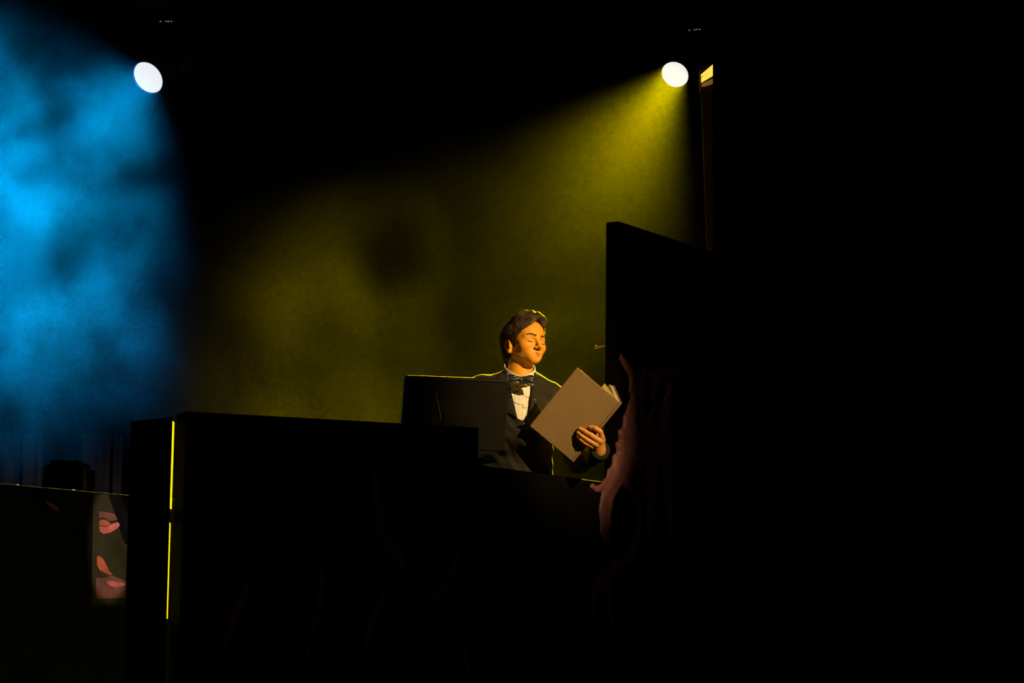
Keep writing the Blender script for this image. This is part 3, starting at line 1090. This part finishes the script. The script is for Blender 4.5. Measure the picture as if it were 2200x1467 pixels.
def legs(P, add):
    d = None
    for s_ in (-1, 1):
        hip, kn, an = np.array([0.026 + 0.065 * s_, 0.012, 0.84]), np.array([0.026 + 0.075 * s_, 0.0, 0.46]), np.array([0.026 + 0.085 * s_, 0.025, 0.085])
        e = chain(P, [hip, kn, an], [0.072 + add, 0.050 + add, 0.036 + add], 0.03)
        d = e if d is None else smin(d, e, 0.02)
    return d


def body_sdf(P):
    out = np.full(len(P), 0.5)
    hm = np.linalg.norm(P - HC, axis=1) < 0.24
    if hm.any():
        out[hm] = head_sdf(to_head(P[hm]))
    d = smin(out, caps(P, NECK0, NECK1, 0.049, 0.053), 0.016)
    t = np.minimum(smin(torso_core(P) + 0.016, arms(P, 0.036, 0.030, 0.022), 0.03), legs(P, -0.012))
    d = smin(d, t, 0.03)
    m = np.linalg.norm(P - PALM[1], axis=1) < 0.20
    if m.any():
        d[m] = smin(d[m], hand_l(P[m]), 0.008)
    m = np.linalg.norm(P - RP, axis=1) < 0.20
    if m.any():
        d[m] = smin(d[m], hand_r(P[m]), 0.008)
    return d


boy = empty('person', (0.03, 0.0, 0.0))
tag(boy, 'boy in dark dinner jacket and bow tie reading from an open book', 'person')
body = sdf_obj('body', body_sdf, (-0.26, -0.32, 0.06), (0.42, 0.16, 1.64), 0.0022, 'skin')
child(body, boy)
bv = np.empty(len(body.data.vertices) * 3, np.float32)
body.data.vertices.foreach_get('co', bv)
bv = bv.reshape(-1, 3).astype(float)
q = to_head(bv)
aq = q.copy()
aq[:, 0] = np.abs(aq[:, 0])
aq[:, 2] = np.where(aq[:, 2] < 0, aq[:, 2] / LOWER, aq[:, 2])
base = np.array([0.95, 0.40, 0.030])
tint = np.tile(base, (len(bv), 1))


def blendc(w_, c):
    global tint
    w_ = np.clip(w_, 0, 1)[:, None]
    tint = tint * (1 - w_) + np.array(c) * w_


blendc(0.45 * np.exp(-((aq - np.array([0.036, 0.07, -0.036])) ** 2).sum(1) / 0.018 ** 2), (0.92, 0.28, 0.03))
lipd = np.minimum(caps(aq, (0.0, 0.0860, -0.0575), (0.0215, 0.0750, -0.0590), 0.0058, 0.0030), caps(aq, (0.0, 0.0845, -0.0672), (0.017, 0.0780, -0.0652), 0.0072, 0.0046))
blendc(0.85 * (1 - np.clip((lipd + 0.0005) / 0.0015, 0, 1)), (0.70, 0.13, 0.07))
blendc(0.5 * np.exp(-((aq - np.array([0.030, 0.078, 0.003])) ** 2).sum(1) / 0.009 ** 2), (0.74, 0.29, 0.05))
hand_m = (np.linalg.norm(bv - PALM[1], axis=1) < 0.12)
blendc(hand_m * 0.6, (0.66, 0.29, 0.10))
for pts, rs in FING:
    tipc = pts[-1] + BN * rs[-1] * 0.5
    blendc(0.55 * (np.linalg.norm(bv - tipc, axis=1) < 0.006), (0.85, 0.45, 0.27))
ca_ = body.data.color_attributes.new('tint', 'FLOAT_COLOR', 'POINT')
ca_.data.foreach_set('color', np.concatenate([tint, np.ones((len(bv), 1))], 1).astype(np.float32).ravel())


def face_pt(s, u, lift=0.0):
    """point on the face in front of (side, up) in the head frame"""
    f = np.linspace(0.125, 0.0, 320)
    Q = np.stack([np.full_like(f, s), f, np.full_like(f, u)], 1)
    d = head_sdf(Q)
    i = int(np.argmax(d < 0))
    return from_head((s, f[i] + lift, u))


def ribbon(name, pts, rs, m, parent=None):
    o = MB().tube(pts, rs, 6).build(name, m, None, True)
    return child(o, parent or boy)


for s_ in (-1, 1):
    # eyebrow: overlapping short hairs
    mb = MB()
    for k in range(70):
        t = random.random()
        s0 = 0.010 + 0.031 * t
        u0 = 0.0185 + 0.005 * math.sin(t * 2.4) + random.uniform(-0.0034, 0.0034) * (1 - 0.5 * t)
        a = face_pt(s_ * s0, u0, 0.0004)
        b = face_pt(s_ * (s0 + 0.007), u0 + 0.0016 - 0.003 * t, 0.0012)
        mb.tube([a, (a + b) / 2 + hf * 0.0006, b], [0.0010, 0.0010, 0.0004], 4)
    child(mb.build('eyebrow', 'brow', None, True), boy)
    # lowered upper lid with its lashes
    lp = []
    for k in range(9):
        t = k / 8
        lp.append(face_pt(s_ * (0.0155 + 0.027 * t), -0.0062 - 0.0030 * math.sin(math.pi * t) + 0.002 * t, 0.0003))
    ribbon('eyelash', lp, [0.0006, 0.0009, 0.0012, 0.0014, 0.0016, 0.0017, 0.0017, 0.0015, 0.0010], 'lash')
    cr_ = [face_pt(s_ * (0.017 + 0.026 * k / 6), 0.0042 + 0.0022 * math.sin(math.pi * k / 6), 0.0) for k in range(7)]
    ribbon('eyelid_crease', cr_, 0.0007, 'lid_crease_shade')  # shade of the lid fold, put in as a darker strip

ml = [face_pt(0.0205 * k / 6, LOWER * (-0.0608 + 0.0022 * (k / 6) ** 2), 0.0002) for k in range(-6, 7)]
ribbon('mouth_line', ml, [0.0006, 0.0008, 0.0009, 0.0010, 0.0010, 0.0010, 0.0010, 0.0010, 0.0010, 0.0010, 0.0009, 0.0008, 0.0006], 'lip_line')
# --- hair: a dark cap with thousands of combed locks
def hair_region(Q):
    """positive where hair grows (head frame, points on the skull)"""
    s_, f_, u_ = Q[:, 0], Q[:, 1], Q[:, 2]
    line = 0.050 + 0.010 * np.cos(s_ / 0.04) - 0.0               # front hairline height at the brow
    front = u_ - (0.087 - 0.80 * np.abs(s_ - 0.004) - 0.5 * np.clip(0.055 - f_, 0, 1))
    side = np.where(f_ < 0.034, u_ - (0.010 + 0.0 * f_), -1)
    back = np.where(f_ < -0.022, u_ + 0.055 + 0.5 * (f_ + 0.022) * 0 , -1)
    burn = np.where((f_ > -0.004) & (f_ < 0.020), u_ + 0.022, -1)
    return np.maximum.reduce([np.where(f_ > 0.0, front, u_ - 0.03), side, back, burn])


def hair_volume(Q):
    """groomed outer shape of the hair, before it is cut at the hairline"""
    d = ellip(Q, (0, -0.022, 0.030), (0.0775, 0.1000, 0.0800))
    d = smin(d, ellip(Q, (0, -0.040, -0.030), (0.0615, 0.0655, 0.060)), 0.02)
    d = smin(d, sphere(Q, (0, 0.030, 0.040), 0.0520), 0.035)
    d = smin(d, ellip(Q, (0.002, 0.012, 0.098), (0.054, 0.060, 0.036)), 0.022)     # swept-up top
    d = smin(d, ellip(Q, (0.012, 0.058, 0.092), (0.042, 0.024, 0.025)), 0.014)     # quiff over the forehead
    w_ = 0.0022 * np.sin(Q[:, 1] * 120 + Q[:, 0] * 40 + 3 * np.sin(Q[:, 0] * 60)) * np.clip((Q[:, 2] - 0.03) / 0.05, 0, 1)
    return d + w_


def hair_cap(P):
    Q = to_head(P)
    return smax(hair_volume(Q), -hair_region(Q), 0.006)


hcap = sdf_obj('hair', hair_cap, HC - 0.16, HC + 0.17, 0.0028, 'hair_under')
child(hcap, boy)
N_H = 9000
pts = rng.normal(size=(90000, 3))
pts /= np.linalg.norm(pts, axis=1)[:, None]
Q0 = np.array([0, -0.010, 0.030]) + pts * np.array([0.080, 0.100, 0.100])
eps = 1e-4


def grad(Q):
    g = np.stack([hair_volume(Q + np.eye(3)[i] * eps) - hair_volume(Q - np.eye(3)[i] * eps) for i in range(3)], 1)
    return g / (np.linalg.norm(g, axis=1)[:, None] + 1e-9)


for _ in range(4):
    Q0 -= grad(Q0) * hair_volume(Q0)[:, None]
Q0 = Q0[hair_region(Q0) > 0.001][:N_H]
topw = np.clip((Q0[:, 2] - 0.055) / 0.04, 0, 1)                    # long on top, short below
SEG = 6
Ln = (0.014 + 0.030 * topw) * (0.8 + 0.4 * rng.random(len(Q0)))
jit = 0.10 * rng.normal(size=Q0.shape)
off0 = 0.0008 + 0.0022 * rng.random(len(Q0))
Pk = Q0.copy()
strand = []
for k in range(SEG + 1):
    t = k / SEG
    strand.append(HC + (Pk + grad(Pk) * (off0 * (0.3 + 1.0 * t))[:, None]) @ HB.T)
    tw = np.clip((Pk[:, 2] - 0.055 + 0.035 * np.clip(Pk[:, 1] / 0.04, 0, 1)) / 0.04, 0, 1)[:, None]
    sw = np.clip((Pk[:, 1] - 0.005) / 0.06, 0, 1)
    fl_ = np.stack([0.75 + 0 * sw, 0.55 - 0.95 * sw, 0.15 + 0.55 * sw], 1) * tw
    fl_ += (1 - tw) * np.stack([0 * sw, -0.45 - 0.3 * (Pk[:, 1] < 0), -1.0 + 0 * sw], 1)
    fl_ += jit + 0.35 * np.sin(Pk[:, 1] * 95 + Pk[:, 2] * 60 + 2 * np.sin(Pk[:, 0] * 50))[:, None] * np.array([0.2, -0.5, 0.3])
    n_k = grad(Pk)
    fl_ -= (fl_ * n_k).sum(1)[:, None] * n_k
    fl_ /= np.linalg.norm(fl_, axis=1)[:, None] + 1e-9
    Pk = Pk + fl_ * (Ln / SEG)[:, None]
    Pk -= grad(Pk) * hair_volume(Pk)[:, None]
strand = np.stack(strand, 1)                                     # (n, SEG+1, 3)
tang = strand[:, 1:] - strand[:, :-1]
tang = np.concatenate([tang, tang[:, -1:]], 1)
tang /= np.linalg.norm(tang, axis=2)[..., None] + 1e-9
aa = np.cross(tang, np.array([0.3, 0.2, 0.9]))
aa /= np.linalg.norm(aa, axis=2)[..., None] + 1e-9
b2 = np.cross(tang, aa)
rad = 0.00095 * (1 - 0.75 * np.linspace(0, 1, SEG + 1) ** 2)
rings = np.stack([strand + rad[None, :, None] * (aa * math.cos(g_) + b2 * math.sin(g_)) for g_ in (0, 2.094, 4.189)], 2)
vs = rings.reshape(-1, 3)
nS = len(strand)
idx = np.arange(nS * (SEG + 1) * 3).reshape(nS, SEG + 1, 3)
fl = []
for j in range(3):
    fl.append(np.stack([idx[:, :-1, j], idx[:, :-1, (j + 1) % 3], idx[:, 1:, (j + 1) % 3], idx[:, 1:, j]], -1).reshape(-1, 4))
fl = np.concatenate(fl)
me = bpy.data.meshes.new('hair_locks')
me.vertices.add(len(vs))
me.vertices.foreach_set('co', vs.astype(np.float32).ravel())
me.loops.add(fl.size)
me.loops.foreach_set('vertex_index', fl.astype(np.int32).ravel())
me.polygons.add(len(fl))
me.polygons.foreach_set('loop_start', (np.arange(len(fl)) * 4).astype(np.int32))
me.polygons.foreach_set('use_smooth', np.ones(len(fl), bool))
me.update(calc_edges=True)
me.materials.append(M['hair'])
hl_ = bpy.data.objects.new('hair_locks', me)
COL.objects.link(hl_)
hl_.parent = hcap
hl_['kind'] = 'stuff'

# --- clothes
TY = math.radians(10)


def pix_poly(pix, Y):
    return [(float(at(x, y, Y)[0]), float(at(x, y, Y)[2])) for x, y in pix]


V_OPEN = pix_poly([(1080, 782), (1094, 822), (1102, 858), (1110, 897), (1124, 904), (1136, 896), (1142, 850), (1147, 806), (1150, 782)], -0.10)


def folds(P):
    return 0.0022 * np.sin(P[:, 2] * 70 + 9 * np.sin(P[:, 0] * 14) + 20 * P[:, 1]) * np.sin(P[:, 0] * 33 + P[:, 2] * 20) + 0.0015 * np.sin(P[:, 2] * 120 + P[:, 0] * 60)


def jacket_outer(P):
    d = torso_core(P) - 0.010
    d = smin(d, arms(P, 0.052, 0.046, 0.036) - 0.004, 0.025)
    d = smin(d, ellip(P, (0.026, 0.012, 0.84), (0.150, 0.108, 0.14)), 0.06)
    return d + folds(P)


def jacket_sdf(P):
    d = jacket_outer(P)
    d = smax(d, 0.775 - P[:, 2], 0.004)
    # neck opening
    neck = caps(P, (0.032, -0.026, 1.335), (0.036, -0.004, 1.50), 0.062, 0.068)
    d = smax(d, -neck, 0.004)
    d = smax(d, -np.maximum(poly2d(P[:, 0], P[:, 2], V_OPEN), P[:, 1] + 0.02), 0.003)
    # sleeve mouths
    for el, wr in ((EL_R, WR_R), (EL_L, WR_L)):
        ax = (wr - el) / np.linalg.norm(wr - el)
        near = np.linalg.norm(P - wr, axis=1) < 0.09
        d = np.where(near, smax(d, (P - wr) @ ax - 0.016, 0.003), d)
    return d


jk = sdf_obj('jacket', jacket_sdf, (-0.27, -0.24, 0.755), (0.42, 0.17, 1.43), 0.0032, 'wool')
child(jk, boy)


def shell_patch(name, poly, Y, thick, lift, m, h=0.0022, base=None, extra=None, parent=None):
    pl = pix_poly(poly, Y)
    bs = base or jacket_outer

    def fn(P):
        d = np.abs(bs(P) - lift) - thick
        d = np.maximum(d, poly2d(P[:, 0], P[:, 2], pl))
        d = np.maximum(d, P[:, 1] + 0.01)
        if extra is not None:
            d = np.maximum(d, extra(P))
        return d
    xs, zs = [p[0] for p in pl], [p[1] for p in pl]
    o = sdf_obj(name, fn, (min(xs) - 0.01, -0.19, min(zs) - 0.01), (max(xs) + 0.01, 0.0, max(zs) + 0.01), h, m)
    return child(o, parent or boy)


shell_patch('lapel', [(1148, 790), (1157, 806), (1165, 818), (1160, 826), (1176, 834), (1163, 862), (1147, 889), (1134, 899), (1139, 872), (1143, 840), (1147, 806)], -0.10, 0.0022, 0.0035, 'wool', parent=jk)
shell_patch('lapel', [(1081, 790), (1072, 800), (1066, 812), (1072, 820), (1056, 830), (1070, 860), (1092, 888), (1112, 899), (1103, 860), (1094, 824), (1085, 800)], -0.10, 0.0022, 0.0035, 'wool', parent=jk)
for k, yy in enumerate((912, 940)):
    p = at(1124, yy, -0.115)
    child(MB().lathe((p[0], -0.118 + 0.004 * k, p[2]), (0, -1, 0), [(0, 0.009), (0.004, 0.009), (0.006, 0.006), (0.006, 0.0005)], 16).build('jacket_button', 'satin', None, True), jk)


def shirt_base(P):
    d = torso_core(P) + 0.001
    # pleats run up the front
    pl = 0.0016 * np.abs(np.sin((P[:, 0] - 0.04) * 2 * math.pi / 0.030)) ** 0.6
    return d - np.where((P[:, 1] < 0), pl, 0)


def shirt_sdf(P):
    d = shirt_base(P)
    d = np.maximum(d, 0.80 - P[:, 2])
    return np.maximum(d, P[:, 2] - 1.375)


sh = sdf_obj('shirt', shirt_sdf, (-0.15, -0.15, 0.80), (0.20, 0.15, 1.38), 0.0032, 'shirt')
child(sh, boy)


def collar_sdf(P):
    c = np.array([0.031, -0.004, 0.0])
    X_, Y_ = P[:, 0] - c[0], P[:, 1] - c[1]
    r = np.sqrt(X_ ** 2 + Y_ ** 2)
    ang = np.arctan2(X_, -Y_)                                    # 0 at the front
    fr = np.clip(1 - np.abs(ang - math.radians(8)) / math.radians(115), 0, 1)
    top = 1.402 - 0.066 * fr
    bot = 1.340 - 0.020 * fr
    rr = 0.058 + 0.10 * np.clip(1.402 - P[:, 2], 0, 0.06) + 0.010 * fr ** 3
    d = np.abs(r - rr) - 0.0024
    return np.maximum(np.maximum(d, P[:, 2] - top), bot - 0.02 - P[:, 2])


cl_ = sdf_obj('collar', collar_sdf, (-0.06, -0.11, 1.29), (0.14, 0.10, 1.42), 0.0020, 'shirt')
child(cl_, sh)
cl_.parent = sh
bp_ = at(1126, 874, -0.098)
for yy in (874, 902):
    p = at(1125, yy, -0.09)
    yl = np.linspace(-0.14, 0.0, 281)
    sd = shirt_base(np.stack([np.full_like(yl, p[0]), yl, np.full_like(yl, p[2])], 1))
    ys = yl[int(np.argmax(sd < 0))] + 0.001
    child(MB().lathe((p[0], ys, p[2]), (0, -1, 0), [(0, 0.0055), (0.0025, 0.0055), (0.0032, 0.003), (0.0025, 0.0005)], 16).build('shirt_button', 'button', None, True), sh)

# bow tie
bc = at(1119, 816, -0.118)
bx_ = np.array([math.cos(TY), math.sin(TY) * 0.4, -0.02])
bx_ /= np.linalg.norm(bx_)
by_ = np.array([0.17, -0.98, 0.05])
by_ -= (by_ @ bx_) * bx_
by_ /= np.linalg.norm(by_)
bz_ = np.cross(bx_, by_)
bz_ = -bz_ if bz_[2] < 0 else bz_


def bow_wing(sgn):
    def fn(P):
        L_ = P - bc
        x, y, z = L_ @ bx_ * sgn, L_ @ by_, L_ @ bz_
        h = 0.0105 + 0.28 * np.clip(x, 0, 0.05) ** 1.0 - 0.0
        h = np.minimum(h, 0.0215 - 0.10 * np.clip(x - 0.036, 0, 1))
        t = 0.0045 + 0.0022 * np.sin(z * 260 + x * 60)
        yo = y - 0.006 * np.sin(np.clip(x, 0, 0.05) / 0.05 * 2.4)
        d = np.maximum(np.abs(z + 0.05 * x) - h, np.abs(yo) - t)
        return np.maximum(np.maximum(d, x - 0.049 - 0.2 * (np.abs(z) - 0.01)), -x) - 0.001
    return fn


bow = empty('bow_tie', tuple(bc))
child(bow, boy)
for sg in (-1, 1):
    o = sdf_obj('bow_wing', bow_wing(sg), bc - 0.066, bc + 0.066, 0.0018, 'bow_satin', slack=2.0)
    o.parent = bow
    o.matrix_parent_inverse = Matrix.Translation(-Vector(bc))
o = sdf_obj('bow_knot', lambda P: ellip(np.stack([(P - bc) @ bx_, (P - bc) @ by_, (P - bc) @ bz_], 1), (0, 0.003, 0), (0.0095, 0.0095, 0.013)) + 0.0008 * np.sin((P - bc) @ bx_ * 900), bc - 0.02, bc + 0.02, 0.0016, 'bow_satin')
o.parent = bow
o.matrix_parent_inverse = Matrix.Translation(-Vector(bc))

# clip-on microphone
mc = [at(1114.5, 830.5, -0.122), at(1117, 837, -0.124)]
mic = empty('clip_microphone', tuple(mc[1]))
tag(mic, 'small black clip-on microphone with thin cable on the shirt front', 'microphone')
child(sdf_obj('microphone_head', lambda P: caps(P, mc[0], mc[0] + np.array([0.0015, 0, -0.003]), 0.0048), mc[0] - 0.012, mc[0] + 0.012, 0.001, 'mic'), mic)
child(MB().tube([mc[0], mc[1], at(1119, 840, -0.118)], [0.002, 0.002, 0.0015], 8).build('microphone_stem', 'mic', None, True), mic)
child(MB().tube([at(1121, 837.5, -0.120), at(1115, 840, -0.122), at(1103, 844, -0.116)], [0.0020, 0.0032, 0.0016], 8).build('clip', 'mic', None, True), mic)
wp = [at(1119, 840, -0.118), at(1121, 845, -0.121), at(1126, 850, -0.122), at(1133, 853.5, -0.121), at(1141, 855.5, -0.120), at(1147, 857.5, -0.124)]
child(MB().tube(wp, 0.0010, 6).build('cable', 'mic', None, True), mic)
pn = at(1148.5, 858.5, -0.128)
child(MB().lathe(pn, (0, -1, 0), [(-0.004, 0.002), (0, 0.002), (0.001, 0.0012), (0.0012, 0.0001)], 10).build('cable_pin', 'button'), mic)


def trouser_sdf(P):
    d = smin(legs(P, 0.006), ellip(P, (0.026, 0.014, 0.86), (0.140, 0.100, 0.13)), 0.05)
    d = d + 0.002 * np.sin(P[:, 2] * 60 + P[:, 0] * 30)
    return np.maximum(np.maximum(d, P[:, 2] - 0.92), 0.045 - P[:, 2])


child(sdf_obj('trousers', trouser_sdf, (-0.16, -0.12, 0.03), (0.22, 0.15, 0.93), 0.005, 'trouser'), boy)
for s_ in (-1, 1):
    ax_ = 0.026 + 0.085 * s_

    def shoe(P, ax_=ax_):
        d = smin(ellip(P, (ax_, -0.055, 0.030), (0.043, 0.095, 0.036)), ellip(P, (ax_, 0.030, 0.042), (0.036, 0.048, 0.048)), 0.03)
        return smax(d, -P[:, 2] + 0.001, 0.002)
    child(sdf_obj('shoe', shoe, (ax_ - 0.06, -0.17, -0.01), (ax_ + 0.06, 0.10, 0.11), 0.004, 'shoe'), boy)

#=BOOK=
# ------------------------------------------------------------------ the open book
def quad_frame(a, b, c):
    """frame of a board: origin a, along a->b, along a->c"""
    e1 = b - a
    l1 = np.linalg.norm(e1)
    e1 = e1 / l1
    e2 = c - a
    e2 = e2 - (e2 @ e1) * e1
    l2 = np.linalg.norm(e2)
    e2 = e2 / l2
    return e1, l1, e2, l2, np.cross(e1, e2)


book = empty('book', tuple((BK[1] + BK[2]) / 2))
tag(book, 'large open book with brown sparkling cloth cover, held by the boy', 'book')
# front cover: spine edge BK[1]->BK[2], fore edge BK[0]->BK[3]
e1, SP, e2, WD, en = quad_frame(BK[1], BK[2], BK[0])
en = en if en @ BN > 0 else -en
fr = (BK[1], e1, e2, en)
child(MB().box((0, 0.004, -0.0065), (SP, WD, 0), fr, 0.0022).build('front_cover', 'book_cloth'), book)
child(MB().box((0.004, 0.010, -0.0085), (SP - 0.004, WD - 0.008, -0.0060), fr, 0.0008).build('endpaper', 'paper'), book)
# the other half swings away from the audience, around the spine
phi = math.radians(69)
g2 = e2 * math.cos(phi) - en * math.sin(phi)
gn = np.cross(e1, g2)
gn = gn if gn @ en > 0 else -gn
WB = WD
so = BK[1] - en * 0.020
fr2 = (so, e1, g2, gn)
child(MB().box((0, 0.004, -0.0065), (SP, WB, 0), fr2, 0.0022).build('back_cover', 'book_cloth'), book)
sp_ = MB().box((0, -0.003, -0.026), (SP, 0.006, 0.0), fr, 0.0022)
child(sp_.build('spine', 'book_cloth'), book)
# block of leaves on the back half, and some leaves on the front half
for k in range(7):
    a0 = 0.0005 + k * 0.0026
    child(MB().box((0.005, 0.008, a0), (SP - 0.005, WB - 0.010 - 0.0012 * k, a0 + 0.0022), fr2, 0.0003).build('page_block', 'paper'), book)
# one leaf standing between the halves
ph2 = math.radians(52)
g3 = e2 * math.cos(ph2) - en * math.sin(ph2)
n3 = np.cross(e1, g3)
fr3 = (BK[1] - en * 0.014, e1, g3, n3)
child(MB().box((0.005, 0.006, -0.0006), (SP - 0.005, WB - 0.05, 0.0006), fr3).build('loose_leaf', 'paper'), book)

#=STAND=
# ------------------------------------------------------------------ music stand
c1, c2, c3 = at(872, 808, -0.46), at(1094, 817, -0.34), at(1079, 969, -0.28)
c4 = c1 + (c3 - c2) + (c1 - c2) * 0.04
e1, l1, e2, l2, en = quad_frame(c1, c2, c4)
en = en if en[1] < 0 else -en
stand = empty('music_stand', (float((c1 + c2)[0] / 2), float((c1 + c2)[1] / 2), 0))
tag(stand, 'black metal music stand in front of the boy, seen from behind its desk', 'music stand')


def rrect(x0, y0, x1, y1, r, n=5):
    out = []
    for cx, cy, a0 in ((x1 - r, y1 - r, 0), (x0 + r, y1 - r, 90), (x0 + r, y0 + r, 180), (x1 - r, y0 + r, 270)):
        for k in range(n + 1):
            a_ = math.radians(a0 + 90 * k / n)
            out.append((cx + r * math.cos(a_), cy + r * math.sin(a_)))
    return out


# pressed sheet: a shallow tray whose rolled edge turns towards the reader
loops = [(0.000, -0.0150), (-0.0030, -0.0150), (-0.0030, -0.0045), (0.0000, -0.0008), (0.0050, 0.0000), (0.0130, -0.0004)]
vs, fs, cnt = [], [], None
for inset, zz in loops:
    lp_ = rrect(inset, inset, l1 - inset, l2 - inset, 0.014 - inset * 0.5)
    cnt = len(lp_)
    vs += [c1 + e1 * x + e2 * y + en * zz for x, y in lp_]
for i in range(len(loops) - 1):
    for j in range(cnt):
        fs.append((i * cnt + j, i * cnt + (j + 1) % cnt, (i + 1) * cnt + (j + 1) % cnt, (i + 1) * cnt + j))
fs.append(tuple((len(loops) - 1) * cnt + j for j in range(cnt)))
k0 = len(vs)
lp_ = rrect(0.002, 0.002, l1 - 0.002, l2 - 0.002, 0.012)
vs += [c1 + e1 * x + e2 * y + en * -0.0040 for x, y in lp_]
fs.append(tuple(k0 + j for j in reversed(range(cnt))))
for j in range(cnt):
    fs.append((k0 + j, k0 + (j + 1) % cnt, (j + 1) % cnt, j))
child(link_mesh('desk', vs, fs, 'stand_black'), stand)
# pressed crease on the outside of the desk, coloured lighter to stand for its sheen
cra, crb = (938, 848), (950, 917)


def on_desk(px, py, lift):
    d = cf + CR * (px - 1100) / F_PX + CU * (733.5 - py) / F_PX
    return CAM + d * ((c1 - CAM) @ en) / (d @ en) + en * lift


child(MB().tube([on_desk(936, 838, -0.0012), on_desk(940, 862, 0.0006), on_desk(945, 888, 0.0014), on_desk(950, 920, 0.0016)], [0.001, 0.0022, 0.003, 0.003], 8).build('crease', 'brown_post', None, True), stand)
mid_b = c1 + e1 * l1 * 0.5 + e2 * l2
# lip that carries the sheets, on the reader's side
child(MB().box((0.01, l2 - 0.008, -0.055), (l1 - 0.01, l2 - 0.003, -0.004), (c1, e1, e2, en), 0.001).build('lip', 'stand_black'), stand)
mc_ = c1 + e1 * l1 * 0.5 + e2 * l2 * 0.62 + en * 0.004
child(MB().box((l1 * 0.5 - 0.05, l2 * 0.5, 0.002), (l1 * 0.5 + 0.05, l2 * 0.75, 0.012), (c1, e1, e2, en), 0.002).build('bracket', 'stand_black'), stand)
ft = np.array([mc_[0], mc_[1], 0.0])
child(MB().tube([mc_ + en * 0.01, mc_ + en * 0.03 + np.array([0, 0, -0.04]), ft + np.array([0, -0.03, 0.62])], 0.010, 14).build('upper_tube', 'stand_black', None, True), stand)
child(MB().tube([ft + np.array([0, -0.03, 0.66]), ft + np.array([0, -0.03, 0.16])], 0.014, 14).build('lower_tube', 'stand_black', None, True), stand)
child(MB().lathe(ft + np.array([0, -0.03, 0.60]), (0, 0, 1), [(0, 0.014), (0, 0.020), (0.05, 0.020), (0.05, 0.014)], 18).build('clutch', 'stand_black', None, True), stand)
for k in range(3):
    a_ = math.radians(100 + 120 * k)
    e_ = ft + np.array([0.12 * math.cos(a_), -0.03 + 0.12 * math.sin(a_), 0.012])
    child(MB().tube([ft + np.array([0, -0.03, 0.22]), (ft + np.array([0, -0.03, 0.22])) * 0.45 + e_ * 0.55 + np.array([0, 0, 0.03]), e_], [0.009, 0.009, 0.009], 10).build('leg', 'stand_black', None, True), stand)
